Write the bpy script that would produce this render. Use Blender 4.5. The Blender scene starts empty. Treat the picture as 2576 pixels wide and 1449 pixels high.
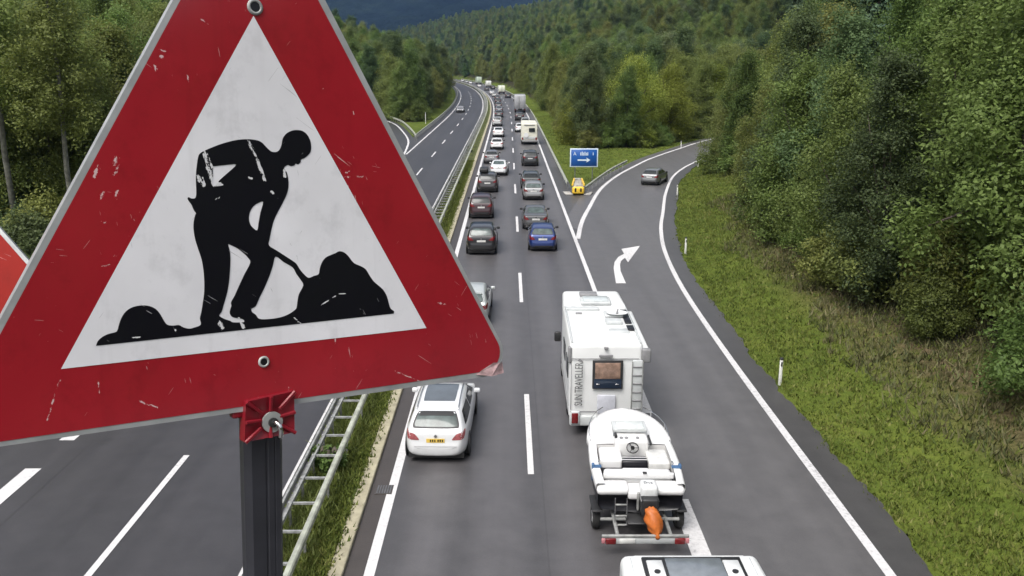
import bpy, bmesh, math, random
import numpy as np
from mathutils import Vector, Matrix, Euler, geometry
from mathutils.bvhtree import BVHTree

random.seed(7)
SC = bpy.context.scene
COL = SC.collection
R = math.radians

# ------------------------------------------------------------------ camera, world, sun, exposure
CAM_H = 11.1
cam_d = bpy.data.cameras.new('camera'); cam = bpy.data.objects.new('camera', cam_d); COL.objects.link(cam)
cam.location = (0, 0, CAM_H); cam.rotation_euler = (R(90 - 14.5), 0, R(-0.236))
cam_d.sensor_width = 36; cam_d.lens = 36 * 2186 / 2576
cam_d.clip_start = 0.05; cam_d.clip_end = 12000
SC.camera = cam

SUN_EL, SUN_AZ = 58, 215          # azimuth clockwise from +Y (the driving direction)
W = bpy.data.worlds.new('World'); SC.world = W; W.use_nodes = True
wn, wl = W.node_tree.nodes, W.node_tree.links
bg = wn['Background']; sky = wn.new('ShaderNodeTexSky'); sky.sky_type = 'NISHITA'; sky.sun_disc = False
sky.sun_elevation = R(SUN_EL); sky.sun_rotation = R(SUN_AZ)
sky.air_density = 1.0; sky.dust_density = 6.0; sky.ozone_density = 1.0
hsv = wn.new('ShaderNodeHueSaturation'); hsv.inputs['Saturation'].default_value = 0.30   # a closed cloud cover
wl.new(sky.outputs[0], hsv.inputs['Color']); wl.new(hsv.outputs[0], bg.inputs['Color'])
bg.inputs['Strength'].default_value = 0.125
sun_d = bpy.data.lights.new('sun', 'SUN'); sun = bpy.data.objects.new('sun', sun_d); COL.objects.link(sun)
sun_d.energy = 1.5; sun_d.angle = R(35); sun_d.color = (1, .97, .93)
sun.rotation_euler = (R(90 - SUN_EL), 0, R(180 - SUN_AZ) )
SC.view_settings.view_transform = 'Standard'; SC.view_settings.look = 'None'
SC.view_settings.exposure = 0.68; SC.view_settings.gamma = 1
SC.render.engine = 'CYCLES'
SC.cycles.use_denoising = True
SC.cycles.max_bounces = 6; SC.cycles.diffuse_bounces = 4; SC.cycles.glossy_bounces = 3
SC.cycles.transmission_bounces = 3; SC.cycles.transparent_max_bounces = 4; SC.cycles.volume_bounces = 0
SC.cycles.sample_clamp_indirect = 6

# ------------------------------------------------------------------ small helpers
def G(px, py, z=0.0):
    """photo pixel (2576 wide) -> point on the level z, used once to survey the place"""
    k = (CAM_H - z) / CAM_H
    return ((px - 1279) * 11.465 * k / (py - 159), k * (25890 / (py - 159) - 2.87))

def mesh(name, verts, faces, mat=None, smooth=False):
    m = bpy.data.meshes.new(name); m.from_pydata([tuple(v) for v in verts], [], [tuple(f) for f in faces])
    if mat: m.materials.append(mat)
    if smooth: m.shade_smooth()
    m.update(); return m

def ob(name, me, parent=None, loc=None, rot=None):
    o = bpy.data.objects.new(name, me); COL.objects.link(o)
    if parent: o.parent = parent
    if loc is not None: o.location = loc
    if rot is not None: o.rotation_euler = rot
    return o

def tag(o, label=None, cat=None, group=None, kind=None):
    if label: o['label'] = label
    if cat: o['category'] = cat
    if group: o['group'] = group
    if kind: o['kind'] = kind
    return o

def thing(name, label, cat, loc=(0, 0, 0), rz=0, group=None):
    return tag(ob(name, None, None, loc, (0, 0, rz)), label, cat, group)

class MB:
    """collects shapes for ONE mesh"""
    def __init__(s): s.v, s.f = [], []
    def add(s, V, F):
        n = len(s.v); s.v += [tuple(p) for p in V]; s.f += [tuple(i + n for i in f) for f in F]; return s
    def box(s, c, d, M=None):
        x, y, z = d[0] / 2, d[1] / 2, d[2] / 2
        V = [Vector((sx * x, sy * y, sz * z)) for sz in (-1, 1) for sy in (-1, 1) for sx in (-1, 1)]
        V = [(M @ p if M else p) + Vector(c) for p in V]
        return s.add(V, [(0, 2, 3, 1), (4, 5, 7, 6), (0, 1, 5, 4), (1, 3, 7, 5), (3, 2, 6, 7), (2, 0, 4, 6)])
    def tube(s, pts, r, n=8, closed=False):
        pts = [Vector(p) for p in pts]; V, F = [], []
        N = len(pts)
        for i, p in enumerate(pts):
            a = pts[i - 1] if (i or closed) else p; b = pts[(i + 1) % N] if (i < N - 1 or closed) else p
            t = (b - a).normalized(); u = t.cross(Vector((0, 0, 1)))
            if u.length < .05: u = t.cross(Vector((0, 1, 0)))
            u.normalize(); w = u.cross(t)
            rr = r[i] if isinstance(r, (list, tuple)) else r
            for k in range(n):
                an = 2 * math.pi * k / n; V.append(p + u * rr * math.cos(an) + w * rr * math.sin(an))
        for i in range(N if closed else N - 1):
            j = (i + 1) % N
            for k in range(n): F.append((i * n + k, i * n + (k + 1) % n, j * n + (k + 1) % n, j * n + k))
        if not closed: F += [tuple(range(n))[::-1], tuple((N - 1) * n + k for k in range(n))]
        return s.add(V, F)
    def cyl(s, c, r, h, axis='z', n=20, r2=None):
        r2 = r if r2 is None else r2; V = []
        for q, rr in ((-h / 2, r), (h / 2, r2)):
            for k in range(n):
                a = 2 * math.pi * k / n; p = (rr * math.cos(a), rr * math.sin(a), q)
                p = {'z': p, 'x': (p[2], p[0], p[1]), 'y': (p[1], p[2], p[0])}[axis]
                V.append(Vector(p) + Vector(c))
        F = [tuple(range(n))[::-1], tuple(range(n, 2 * n))] + [(k, (k + 1) % n, n + (k + 1) % n, n + k) for k in range(n)]
        return s.add(V, F)
    def grid(s, rows, closed=False):
        n = len(rows[0]); V = [p for r_ in rows for p in r_]; F = []
        for i in range(len(rows) - 1):
            for k in range(n if closed else n - 1): F.append((i * n + k, i * n + (k + 1) % n, (i + 1) * n + (k + 1) % n, (i + 1) * n + k))
        return s.add(V, F)
    def me(s, name, mat=None, smooth=False): return mesh(name, s.v, s.f, mat, smooth)
    def build(s, name, mat=None, parent=None, smooth=False, loc=None, rot=None):
        return ob(name, s.me(name, mat, smooth), parent, loc, rot)

def rbox(name, c, d, mat, parent=None, r=.05, seg=3, fn=None):
    """box with rounded edges; fn(co) may reshape the eight corners first"""
    bm = bmesh.new(); bmesh.ops.create_cube(bm, size=1)
    for v in bm.verts: v.co = Vector((v.co.x * d[0], v.co.y * d[1], v.co.z * d[2]))
    if fn:
        for v in bm.verts: v.co = Vector(fn(v.co.copy()))
    if r: bmesh.ops.bevel(bm, geom=bm.edges[:], offset=r, segments=seg, profile=.5, affect='EDGES', clamp_overlap=True)
    bmesh.ops.translate(bm, verts=bm.verts, vec=Vector(c))
    m = bpy.data.meshes.new(name); bm.to_mesh(m); bm.free(); m.materials.append(mat)
    m.shade_smooth(); m.set_sharp_from_angle(angle=R(50))
    return ob(name, m, parent)

def catmull(pts, n=6, closed=False):
    P = [np.array(p, float) for p in pts]; out = []; N = len(P)
    for i in range(N if closed else N - 1):
        p0 = P[i - 1] if (i or closed) else P[0]; p1 = P[i]; p2 = P[(i + 1) % N]; p3 = P[(i + 2) % N] if (closed or i + 2 < N) else P[-1]
        for k in range(n):
            t = k / n
            out.append(.5 * (2 * p1 + (p2 - p0) * t + (2 * p0 - 5 * p1 + 4 * p2 - p3) * t * t + (3 * p1 - p0 - 3 * p2 + p3) * t ** 3))
    if not closed: out.append(P[-1])
    return out

# ------------------------------------------------------------------ materials
def newmat(name):
    m = bpy.data.materials.new(name); m.use_nodes = True
    return m, m.node_tree.nodes, m.node_tree.links, m.node_tree.nodes['Principled BSDF']

def noise(n, l, vec, scale, detail=4, rough=.55):
    t = n.new('ShaderNodeTexNoise'); t.inputs['Scale'].default_value = scale; t.inputs['Detail'].default_value = detail
    t.inputs['Roughness'].default_value = rough
    if vec is not None: l.new(vec, t.inputs['Vector'])
    return t.outputs['Fac']

def ramp(n, l, fac, stops):
    r = n.new('ShaderNodeValToRGB'); e = r.color_ramp.elements
    while len(e) < len(stops): e.new(.5)
    for i, (p, c) in enumerate(stops):
        e[i].position = p; e[i].color = (*c, 1) if len(c) == 3 else c
    l.new(fac, r.inputs['Fac']); return r.outputs['Color']

def mixc(n, l, a, b, fac, mode='MIX'):
    m = n.new('ShaderNodeMix'); m.data_type = 'RGBA'; m.blend_type = mode
    for s, v in ((m.inputs[6], a), (m.inputs[7], b)):
        if isinstance(v, tuple): s.default_value = (*v[:3], 1)
        else: l.new(v, s)
    if isinstance(fac, float): m.inputs[0].default_value = fac
    else: l.new(fac, m.inputs[0])
    return m.outputs[2]

def mapping(n, l, scale=(1, 1, 1), which='Object', rot=(0, 0, 0), loc=(0, 0, 0)):
    tc = n.new('ShaderNodeTexCoord'); mp = n.new('ShaderNodeMapping'); mp.inputs['Scale'].default_value = scale
    mp.inputs['Rotation'].default_value = rot; mp.inputs['Location'].default_value = loc
    l.new(tc.outputs[which], mp.inputs['Vector']); return mp.outputs[0]

def rotscale(n, l, scale, rz):
    tc = n.new('ShaderNodeTexCoord'); a = n.new('ShaderNodeMapping'); a.inputs['Rotation'].default_value = (0, 0, rz); b = n.new('ShaderNodeMapping'); b.inputs['Scale'].default_value = scale
    l.new(tc.outputs['Object'], a.inputs['Vector']); l.new(a.outputs[0], b.inputs['Vector']); return b.outputs[0]

def mth(n, l, op, a, b=None, c=None):
    m = n.new('ShaderNodeMath'); m.operation = op
    for i, v in enumerate((a, b, c)):
        if v is None: continue
        if isinstance(v, (int, float)): m.inputs[i].default_value = v
        else: l.new(v, m.inputs[i])
    return m.outputs[0]

def bump(n, l, p, h, strength=.3, dist=.01):
    b = n.new('ShaderNodeBump'); b.inputs['Strength'].default_value = strength; b.inputs['Distance'].default_value = dist
    l.new(h, b.inputs['Height']); l.new(b.outputs[0], p.inputs['Normal'])

def plain(name, col, rough=.5, metal=0, var=.12, scale=6, spec=.5, coat=0):
    m, n, l, p = newmat(name)
    v = noise(n, l, mapping(n, l), scale)
    lo = tuple(c * (1 - var) for c in col); hi = tuple(min(1, c * (1 + var)) for c in col)
    l.new(ramp(n, l, v, [(.3, lo), (.7, hi)]), p.inputs['Base Color'])
    p.inputs['Roughness'].default_value = rough; p.inputs['Metallic'].default_value = metal
    p.inputs['Specular IOR Level'].default_value = spec
    if coat: p.inputs['Coat Weight'].default_value = coat; p.inputs['Coat Roughness'].default_value = .05
    return m

_paint = {}
def paint(col, metal=.0):
    k = (col, metal)
    if k not in _paint:
        _paint[k] = plain('car_paint', col, .32, metal, .05, 2.0, .5, .8)
        nt = _paint[k].node_tree          # road dirt on the lower body
        n, l = nt.nodes, nt.links; p = n['Principled BSDF']
        src = p.inputs['Base Color'].links[0].from_socket
        z = n.new('ShaderNodeSeparateXYZ'); tc = n.new('ShaderNodeTexCoord'); l.new(tc.outputs['Object'], z.inputs[0])
        d = noise(n, l, tc.outputs['Object'], 3.5, 6)
        f = mth(n, l, 'MULTIPLY', mth(n, l, 'SUBTRACT', .62, z.outputs[2]), 1.1)
        f = mth(n, l, 'MULTIPLY', mth(n, l, 'MAXIMUM', f, 0.0), d)
        l.new(mixc(n, l, src, (.13, .12, .11), f), p.inputs['Base Color'])
    return _paint[k]

def asphalt(name, lo, hi, streak=1.0):
    m, n, l, p = newmat(name)
    big = noise(n, l, mapping(n, l, (.05, .02, .05)), 1.0, 5)
    st = noise(n, l, mapping(n, l, (1.1, .025, 1)), 1.0, 3)
    fine = noise(n, l, mapping(n, l), 26, 6, .7)
    med = noise(n, l, mapping(n, l), 1.3, 6, .65)
    a = mth(n, l, 'ADD', mth(n, l, 'MULTIPLY', big, .30), mth(n, l, 'MULTIPLY', st, .26))
    a = mth(n, l, 'ADD', a, mth(n, l, 'MULTIPLY', fine, .20)); a = mth(n, l, 'ADD', a, mth(n, l, 'MULTIPLY', med, .24))
    sx = n.new('ShaderNodeSeparateXYZ'); l.new(mapping(n, l), sx.inputs[0])
    tw = mth(n, l, 'SINE', mth(n, l, 'MULTIPLY', mth(n, l, 'ADD', sx.outputs[0], 2.52), 3.351))       # polished wheel tracks
    a = mth(n, l, 'ADD', a, mth(n, l, 'MULTIPLY', tw, .055 * streak))
    seam = mth(n, l, 'LESS_THAN', mth(n, l, 'ABSOLUTE', mth(n, l, 'SUBTRACT', mth(n, l, 'ADD', sx.outputs[0], mth(n, l, 'MULTIPLY', med, .02)), .93)), .022)   # paving joint
    base = ramp(n, l, a, [(.39, lo), (.61, hi)])
    base = mixc(n, l, base, tuple(c * .6 for c in lo), mth(n, l, 'MULTIPLY', seam, .35 * streak))
    sp = noise(n, l, mapping(n, l), .35, 7, .7)
    base = mixc(n, l, base, tuple(c * .55 for c in lo), mth(n, l, 'MULTIPLY', ramp(n, l, sp, [(.66, (0, 0, 0)), (.78, (1, 1, 1))]), .6))
    l.new(base, p.inputs['Base Color']); p.inputs['Roughness'].default_value = .42
    p.inputs['Specular IOR Level'].default_value = .55
    bump(n, l, p, fine, .22, .012); return m

def road_paint(name, col=(.66, .65, .65)):
    m, n, l, p = newmat(name)
    w = noise(n, l, mapping(n, l), 9, 8, .7); w2 = noise(n, l, mapping(n, l, (.6, .08, 1)), 1.5, 4)
    s = mth(n, l, 'ADD', mth(n, l, 'MULTIPLY', w, .6), mth(n, l, 'MULTIPLY', w2, .4))
    l.new(ramp(n, l, s, [(.34, tuple(c * .40 for c in col)), (.44, tuple(c * .80 for c in col)), (.64, col)]), p.inputs['Base Color'])
    p.inputs['Roughness'].default_value = .65; bump(n, l, p, w, .4, .006); return m

def leafmat(name, dark, mid, light, trans=.46):
    m, n, l, p = newmat(name)
    ge = n.new('ShaderNodeNewGeometry'); oi = n.new('ShaderNodeObjectInfo')
    v = mth(n, l, 'ADD', mth(n, l, 'MULTIPLY', ge.outputs['Random Per Island'], .55), mth(n, l, 'MULTIPLY', oi.outputs['Random'], .45))
    c = ramp(n, l, v, [(.05, dark), (.5, mid), (.97, light)])
    h = n.new('ShaderNodeHueSaturation'); l.new(c, h.inputs['Color'])
    l.new(mth(n, l, 'ADD', mth(n, l, 'MULTIPLY', mth(n, l, 'FRACT', mth(n, l, 'MULTIPLY', oi.outputs['Random'], 7.31)), .045), .485), h.inputs['Hue'])
    l.new(mth(n, l, 'ADD', mth(n, l, 'MULTIPLY', mth(n, l, 'FRACT', mth(n, l, 'MULTIPLY', oi.outputs['Random'], 13.7)), .50), .92), h.inputs['Value'])
    c = h.outputs[0]
    l.new(c, p.inputs['Base Color']); p.inputs['Roughness'].default_value = .55; p.inputs['Specular IOR Level'].default_value = .25
    t = n.new('ShaderNodeBsdfTranslucent'); l.new(c, t.inputs['Color'])
    mx = n.new('ShaderNodeMixShader'); mx.inputs[0].default_value = trans
    l.new(p.outputs[0], mx.inputs[1]); l.new(t.outputs[0], mx.inputs[2])
    l.new(mx.outputs[0], n['Material Output'].inputs['Surface']); return m

M = {}
M['asphalt_main'] = asphalt('asphalt_main', (.060, .0575, .0595), (.110, .105, .108))
M['asphalt_left'] = asphalt('asphalt_left', (.029, .0275, .030), (.056, .053, .0565), 0.0)
M['asphalt_ramp'] = asphalt('asphalt_ramp', (.073, .070, .071), (.126, .121, .122), 0.0)
M['asphalt_edge'] = asphalt('asphalt_edge', (.042, .040, .040), (.078, .075, .074), 0.0)
M['gutter'] = asphalt('gutter', (.042, .035, .031), (.072, .061, .054), 0.0)
M['line'] = road_paint('line_paint')
M['kerbstone'] = plain('kerb_concrete', (.33, .30, .21), .85, 0, .25, 3)
M['glass'] = plain('dark_glass', (.018, .022, .023), .07, 0, .3, 2, .5)
M['glass_green_sheen'] = plain('green_glass_sheen', (.07, .092, .088), .06, 0, .5, 2.5, .6)  # green tint, lightened to stand for sky reflected in rear windows
M['tyre'] = plain('tyre_rubber', (.018, .018, .018), .8)
M['rim'] = plain('rim_alloy', (.45, .45, .46), .35, .8)
M['blackplastic'] = plain('black_plastic', (.02, .02, .021), .5)
M['greyplastic'] = plain('grey_plastic', (.22, .22, .225), .55)
M['redlamp'] = plain('red_lamp', (.15, .010, .012), .18, 0, .2, 12, .6)
M['redlamp_dull'] = plain('red_lamp_dull', (.30, .085, .09), .2, 0, .3, 14, .6)
M['clearlamp'] = plain('clear_lamp', (.55, .56, .58), .12, .2, .2, 20)
M['plate'] = plain('plate_white', (.62, .62, .60), .5)
M['plate_yellow'] = plain('plate_yellow', (.72, .50, .10), .5)
M['gelcoat'] = plain('white_gelcoat', (.70, .70, .695), .3, 0, .04, 2)
M['caravan_white'] = plain('caravan_white', (.68, .69, .685), .38, 0, .05, 1.5)
M['greywhite'] = plain('grey_white', (.48, .50, .50), .5, 0, .1, 3)
M['galv'] = plain('galvanised_steel', (.30, .305, .295), .6, .3, .35, 5)
M['galv_pale'] = plain('weathered_rail', (.37, .385, .32), .65, .15, .35, 2.5)
M['postgrey'] = plain('post_steel', (.16, .165, .17), .5, .5, .2, 4)
M['wood'] = plain('bark', (.085, .07, .055), .9, 0, .4, 4)
M['birch'] = plain('pale_bark', (.15, .15, .125), .9, 0, .45, 5)
M['yellow'] = plain('cushion_yellow', (.72, .47, .04), .5, 0, .12, 4)
M['concrete'] = plain('concrete', (.36, .35, .33), .9, 0, .2, 2)
M['whitepost'] = plain('white_post', (.70, .70, .66), .5, 0, .1, 8)
M['black'] = plain('black_print', (.008, .008, .011), .35, 0, .1, 8)
M['blue'] = plain('blue_strap', (.05, .12, .24), .6, 0, .2, 8)
M['orange'] = plain('orange_bag', (.44, .115, .018), .5, 0, .25, 7)
M['chrome'] = plain('polished_steel', (.62, .62, .62), .18, 1, .05, 3)
M['signblue'] = plain('sign_blue', (.010, .085, .33), .4, 0, .08, 2)
M['signwhite'] = plain('sign_white', (.62, .72, .80), .4, 0, .08, 2)

# ------------------------------------------------------------------ road geometry (ref = inner edge line of the jammed carriageway)
def xref(d):
    t = max(0.0, d - 170.0); return -3.13 - t * t / 5340.0
def href(d):
    return math.atan2(-2 * max(0.0, d - 170.0) / 5340.0, 1)       # heading (left turn = negative x)
def off(d, o, z=0.0):
    a = href(d); return Vector((xref(d) + o * math.cos(a), d - o * math.sin(a) * 1.0, z))

RAMP_L = [G(*p) for p in [(1454, 601), (1463, 560.6), (1481, 524.6), (1510, 477), (1550.7, 443.5), (1595.7, 418.8), (1638.5, 398.5), (1706.7, 375), (1763, 356.8), (1813.5, 345.6)]] + [(46, 155), (60, 173)]
RAMP_R = [(8.52, 4), (8.53, 12), (8.55, 20), (8.57, 28.9), (8.66, 36), (8.83, 42), (9.15, 47.5), (9.66, 53), (10.36, 58), (11.02, 61.8), (11.86, 66), (12.85, 71.2), (13.95, 76.6), (16.3, 86.6), (18.8, 94.3), (21.9, 101.7), (27.2, 112.8), (33, 123.5), (40, 136), (52, 153), (66, 171)]
MERGE_R = [G(*p) for p in [(1011.5, 397), (1022.8, 374.5), (1027.3, 354), (1016, 334), (995.7, 313.7), (968.8, 302.5)]] + [(-31, 196), (-42, 218)]
MERGE_L = [(-16.9, 60), (-17.1, 80), (-17.6, 98), (-18.6, 112), (-19.8, 126), (-22.6, 142), (-26.4, 157), (-30.5, 170), (-37, 188), (-48, 211)]
RAMP_L, RAMP_R, MERGE_R, MERGE_L = [[Vector((*p, 0)) for p in catmull(c, 5)] for c in (RAMP_L, RAMP_R, MERGE_R, MERGE_L)]

def poly_off(pts, o):
    out = []
    for i, p in enumerate(pts):
        t = (pts[min(i + 1, len(pts) - 1)] - pts[max(i - 1, 0)]).normalized(); out.append(p + Vector((t.y, -t.x, 0)) * o)
    return out
def dist_poly(x, y, P):
    """distance to polyline P (N,2) and side (+1 right of it), vectorised"""
    best = np.full(x.shape, 1e9); side = np.zeros(x.shape)
    for a, b in zip(P[:-1], P[1:]):
        dx, dy = b[0] - a[0], b[1] - a[1]; L2 = dx * dx + dy * dy
        if L2 < 1e-9: continue
        t = np.clip(((x - a[0]) * dx + (y - a[1]) * dy) / L2, 0, 1)
        ex, ey = x - (a[0] + t * dx), y - (a[1] + t * dy); d = np.hypot(ex, ey)
        s = np.sign(dy * ex - dx * ey); m = d < best; best = np.where(m, d, best); side = np.where(m, s, side)
    return best, side
RAMPC = np.array([[p.x, p.y] for p in RAMP_R][::3]); RAMPC = np.vstack([[8.5, -60], RAMPC, [120, 228]])
MERGC = np.array([[p.x, p.y] for p in MERGE_L][::3]); MERGC = np.vstack([[-16.9, -60], MERGC, [-90, 268]])

def sstep(a, b, x):
    t = np.clip((x - a) / (b - a), 0, 1); return t * t * (3 - 2 * t)
def vnoise(x, y, s, seed=0):
    r = 0
    for k, (fx, fy, ph) in enumerate([(1, .35, .7), (-.6, 1.1, 2.1), (.45, -1.6, 4.2), (1.9, 1.3, 1.3)]):
        r = r + np.sin((x * fx + y * fy) / s * 2.2 + ph + seed * (1.7 + k)) / (1 + .5 * k)
    return r / 2.4
def terrain(x, y):
    x = np.asarray(x, float); y = np.asarray(y, float)
    t = np.maximum(0, y - 170); u = x - (-3.13 - t * t / 5340)
    dr, sr = dist_poly(x, y, RAMPC); dm, sm = dist_poly(x, y, MERGC)
    # bank and hillside to the right of the exit ramp
    b = np.maximum(0, dr - 1.9)
    right = .24 * np.minimum(b, 6) + .42 * np.maximum(0, b - 6)
    # wooded island between main road and ramp, growing into the hill beyond
    sl = .035 + .40 * sstep(215, 380, y)
    isl = sl * np.maximum(0, np.minimum(u - 10.5 - 4 * (1 - sstep(150, 230, y)), dr - 7.5))
    zr = np.where((sr > 0) & (y < 228), right, isl)
    zr = np.where(y >= 228, np.maximum(isl, 0), zr)
    # wooded slope to the left of the merging lane
    lb = np.maximum(0, dm - 2.2); left = .20 * np.minimum(lb, 8) + .34 * np.maximum(0, lb - 8)
    lg = np.maximum(0, np.minimum(-u - 12.5, dm - 7.5)); lisl = (.03 + .26 * sstep(170, 300, y)) * lg
    zl = np.where((sm < 0) & (y < 268), left, lisl)
    z = np.where(u > 0, zr, zl)
    z = np.where((u > -13.0) & (u < 9.4), 0, z)
    z = 95 * np.tanh(z / 95)
    z = z + np.where(z > .4, vnoise(x, y, 17) * .35 * np.minimum(1, z / 3), 0) + np.where(z > 6, vnoise(x, y, 70, 3) * 2.2 * np.minimum(1, (z - 6) / 10), 0)
    return np.maximum(z, 0) - .05
def tz(x, y): return float(terrain(np.array([x]), np.array([y]))[0])

def is_forest(x, y):
    """1 where the wood stands, vectorised"""
    x = np.asarray(x, float); y = np.asarray(y, float)
    t = np.maximum(0, y - 170); u = x - (-3.13 - t * t / 5340)
    dr, sr = dist_poly(x, y, RAMPC); dm, sm = dist_poly(x, y, MERGC)
    wob = vnoise(x, y, 9, 5) * 1.3
    rgt = (sr > 0) & (dr > 7.2 + wob - 2.8 * sstep(60, 95, y)) & (y < 228)
    isl = ((sr < 0) | (y >= 228)) & (u > 13.2 + wob) & (dr > 9.5 + wob) & (y > 118 + wob)
    lft = (sm < 0) & (dm > 5.5 + wob) & (y < 268)
    lis = ((sm > 0) | (y >= 268)) & (u < -14.8 + wob * .5) & (dm > 9.0) & (y > 172)
    return rgt | isl | lft | lis

# ground sheet
def axis(lo, hi, parts):
    out = [lo]
    while out[-1] < hi:
        st = next(s for lim, s in parts if abs(out[-1]) < lim); out.append(out[-1] + st)
    return np.array(out)
gx = axis(-520, 520, [(26, .9), (60, 1.8), (130, 5), (9e9, 16)])
gy = np.concatenate([np.linspace(-900, -80, 20), axis(-60, 1500, [(160, 1.5), (260, 3), (520, 8), (9e9, 25)])])
XX, YY = np.meshgrid(gx, gy); ZZ = terrain(XX, YY)
nx, ny = len(gx), len(gy)
V = np.stack([XX, YY, ZZ], -1).reshape(-1, 3)
ii = (np.arange(ny - 1)[:, None] * nx + np.arange(nx - 1)[None, :]).ravel()
F = np.stack([ii, ii + 1, ii + nx + 1, ii + nx], 1)

def groundmat():
    m, n, l, p = newmat('verge_and_forest_floor')
    at = n.new('ShaderNodeAttribute'); at.attribute_name = 'wood'
    g1 = noise(n, l, mapping(n, l), .55, 6, .65); g2 = noise(n, l, mapping(n, l), 5.0, 5, .7); g3 = noise(n, l, mapping(n, l), .12, 3)
    a = mth(n, l, 'ADD', mth(n, l, 'MULTIPLY', g1, .45), mth(n, l, 'MULTIPLY', g2, .35)); a = mth(n, l, 'ADD', a, mth(n, l, 'MULTIPLY', g3, .2))
    grass = ramp(n, l, a, [(.34, (.038, .056, .010)), (.48, (.080, .110, .018)), (.60, (.118, .144, .026)), (.74, (.155, .155, .044))])
    dry = ramp(n, l, g2, [(.35, (.055, .040, .022)), (.7, (.15, .112, .065))])
    dm = n.new('ShaderNodeAttribute'); dm.attribute_name = 'dry'
    df = mth(n, l, 'MULTIPLY', dm.outputs['Fac'], ramp(n, l, g1, [(.30, (.1, .1, .1)), (.52, (1, 1, 1))]))
    grass = mixc(n, l, grass, dry, df)
    floor = ramp(n, l, g2, [(.35, (.020, .020, .010)), (.7, (.06, .055, .028))])
    l.new(mixc(n, l, grass, floor, at.outputs['Fac']), p.inputs['Base Color'])
    p.inputs['Roughness'].default_value = .95; p.inputs['Specular IOR Level'].default_value = .1
    bump(n, l, p, a, 1.0, .25); return m
gm = bpy.data.meshes.new('ground')
gm.vertices.add(len(V)); gm.vertices.foreach_set('co', V.ravel())
gm.loops.add(F.size); gm.loops.foreach_set('vertex_index', F.ravel().astype(np.int32))
gm.polygons.add(len(F)); gm.polygons.foreach_set('loop_start', np.arange(0, F.size, 4, dtype=np.int32)); gm.polygons.foreach_set('loop_total', np.full(len(F), 4, np.int32))
gm.update(calc_edges=True); gm.shade_smooth(); gm.materials.append(groundmat())
fw = is_forest(V[:, 0], V[:, 1]).astype(np.float32)
gm.attributes.new('wood', 'FLOAT', 'POINT').data.foreach_set('value', fw)
dr_, sr_ = dist_poly(V[:, 0], V[:, 1], RAMPC)
dry = ((sr_ > 0) * np.clip(1.25 - np.abs(dr_ - 6.8) / 2.3, 0, 1) * np.clip((66 - V[:, 1]) / 14, 0, 1)).astype(np.float32)
gm.attributes.new('dry', 'FLOAT', 'POINT').data.foreach_set('value', dry)
ground = tag(ob('ground', gm), kind='structure')

# asphalt sheets
DS = [float(d) for d in np.concatenate([np.arange(-40, 170, 10), np.arange(170, 1000, 12)])]
def strip(name, o0, o1, z, mat, ds=DS, parent=None):
    b = MB(); b.grid([[off(d, o0, z), off(d, o1, z)] for d in ds]); return b.build(name, mat, parent)
road = tag(strip('road', .0 - .35, 8.95, 0.0, M['asphalt_main']), kind='structure')
road_l = tag(strip('oncoming_road', -11.6, -2.0, 0.0, M['asphalt_left']), kind='structure')
# exit ramp: between the main road edge and the ramp's outer edge
b = MB(); rr = poly_off(RAMP_R, 1.0)
Li = []
for p in RAMP_R:
    if p.y < 56: Li.append(Vector((4.4, p.y - .0, .004)))
    else:
        q = min(RAMP_L, key=lambda a: (a - p).length + .2 * abs(a.y - p.y - 8)); Li.append(Vector((q.x, q.y, .004)))
Li[-1] = Vector((*RAMP_L[-1].xy, .004))
lo = poly_off(Li, -1.25); lo = [l_ if q.y > 60 else q for l_, q in zip(lo, Li)]
b.grid([[Vector((*a.xy, .004)), Vector((*c.xy, .004))] for a, c in zip(lo, RAMP_R)])
ramp_o = tag(b.build('exit_ramp_road', M['asphalt_ramp']), kind='structure')
fine_r = [Vector((float(np.interp(d_, [p.y for p in RAMP_R], [p.x for p in RAMP_R])), float(d_), 0)) for d_ in np.concatenate([np.arange(4, 60, .35), np.arange(60, 171, 1.2)])]
b = MB(); b.grid([[Vector((*a.xy, .006)), Vector((*(c + Vector((random.uniform(-.09, .09) + .07 * math.sin(c.y * .37) + .05 * math.sin(c.y * 1.1 + 2 * math.sin(c.y * .21)), 0, 0))).xy, .006))] for a, c in zip(fine_r, poly_off(fine_r, 1.0))])
tag(b.build('ramp_shoulder_road', M['asphalt_edge']), kind='structure')
# gore: paved triangle in front of the crash cushion
b = MB(); b.add([(4.2, 52, .003), (4.5, 55, .003), (7.6, 73, .003), (10.5, 83, .003), (9.0, 83.5, .003), (5.6, 79, .003), (5.6, 96, .003), (4.2, 96, .003)], [(0, 1, 2, 3, 4, 5), (0, 5, 6, 7)])
tag(b.build('gore_road', M['asphalt_edge']), kind='structure')
# merging lane on the far side
b = MB(); b.grid([[Vector((-17.7, d, .004)), Vector((-12.6, d, .004))] for d in range(-40, 101, 10)])
L2 = poly_off(MERGE_L, -.8); b2 = MB()
mr = [min(MERGE_R, key=lambda a: (a - p).length) for p in MERGE_L]; mr = poly_off(mr, .9)
b2.grid([[Vector((*a.xy, .007)), Vector((*c.xy, .007))] for a, c in zip(L2, mr) if a.y > 95])
tag(b.build('merging_lane_road', M['asphalt_left']), kind='structure')
tag(b2.build('merging_ramp_road', M['asphalt_left']), kind='structure')
b = MB(); b.add([(-14.9, 96, .005), (-12.3, 90, .005), (-12.4, 131, .005), (-14.6, 131, .005), (-16.0, 118, .005)], [(0, 1, 2, 3, 4)])
tag(b.build('merge_gore_road', M['asphalt_edge']), kind='structure')

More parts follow.
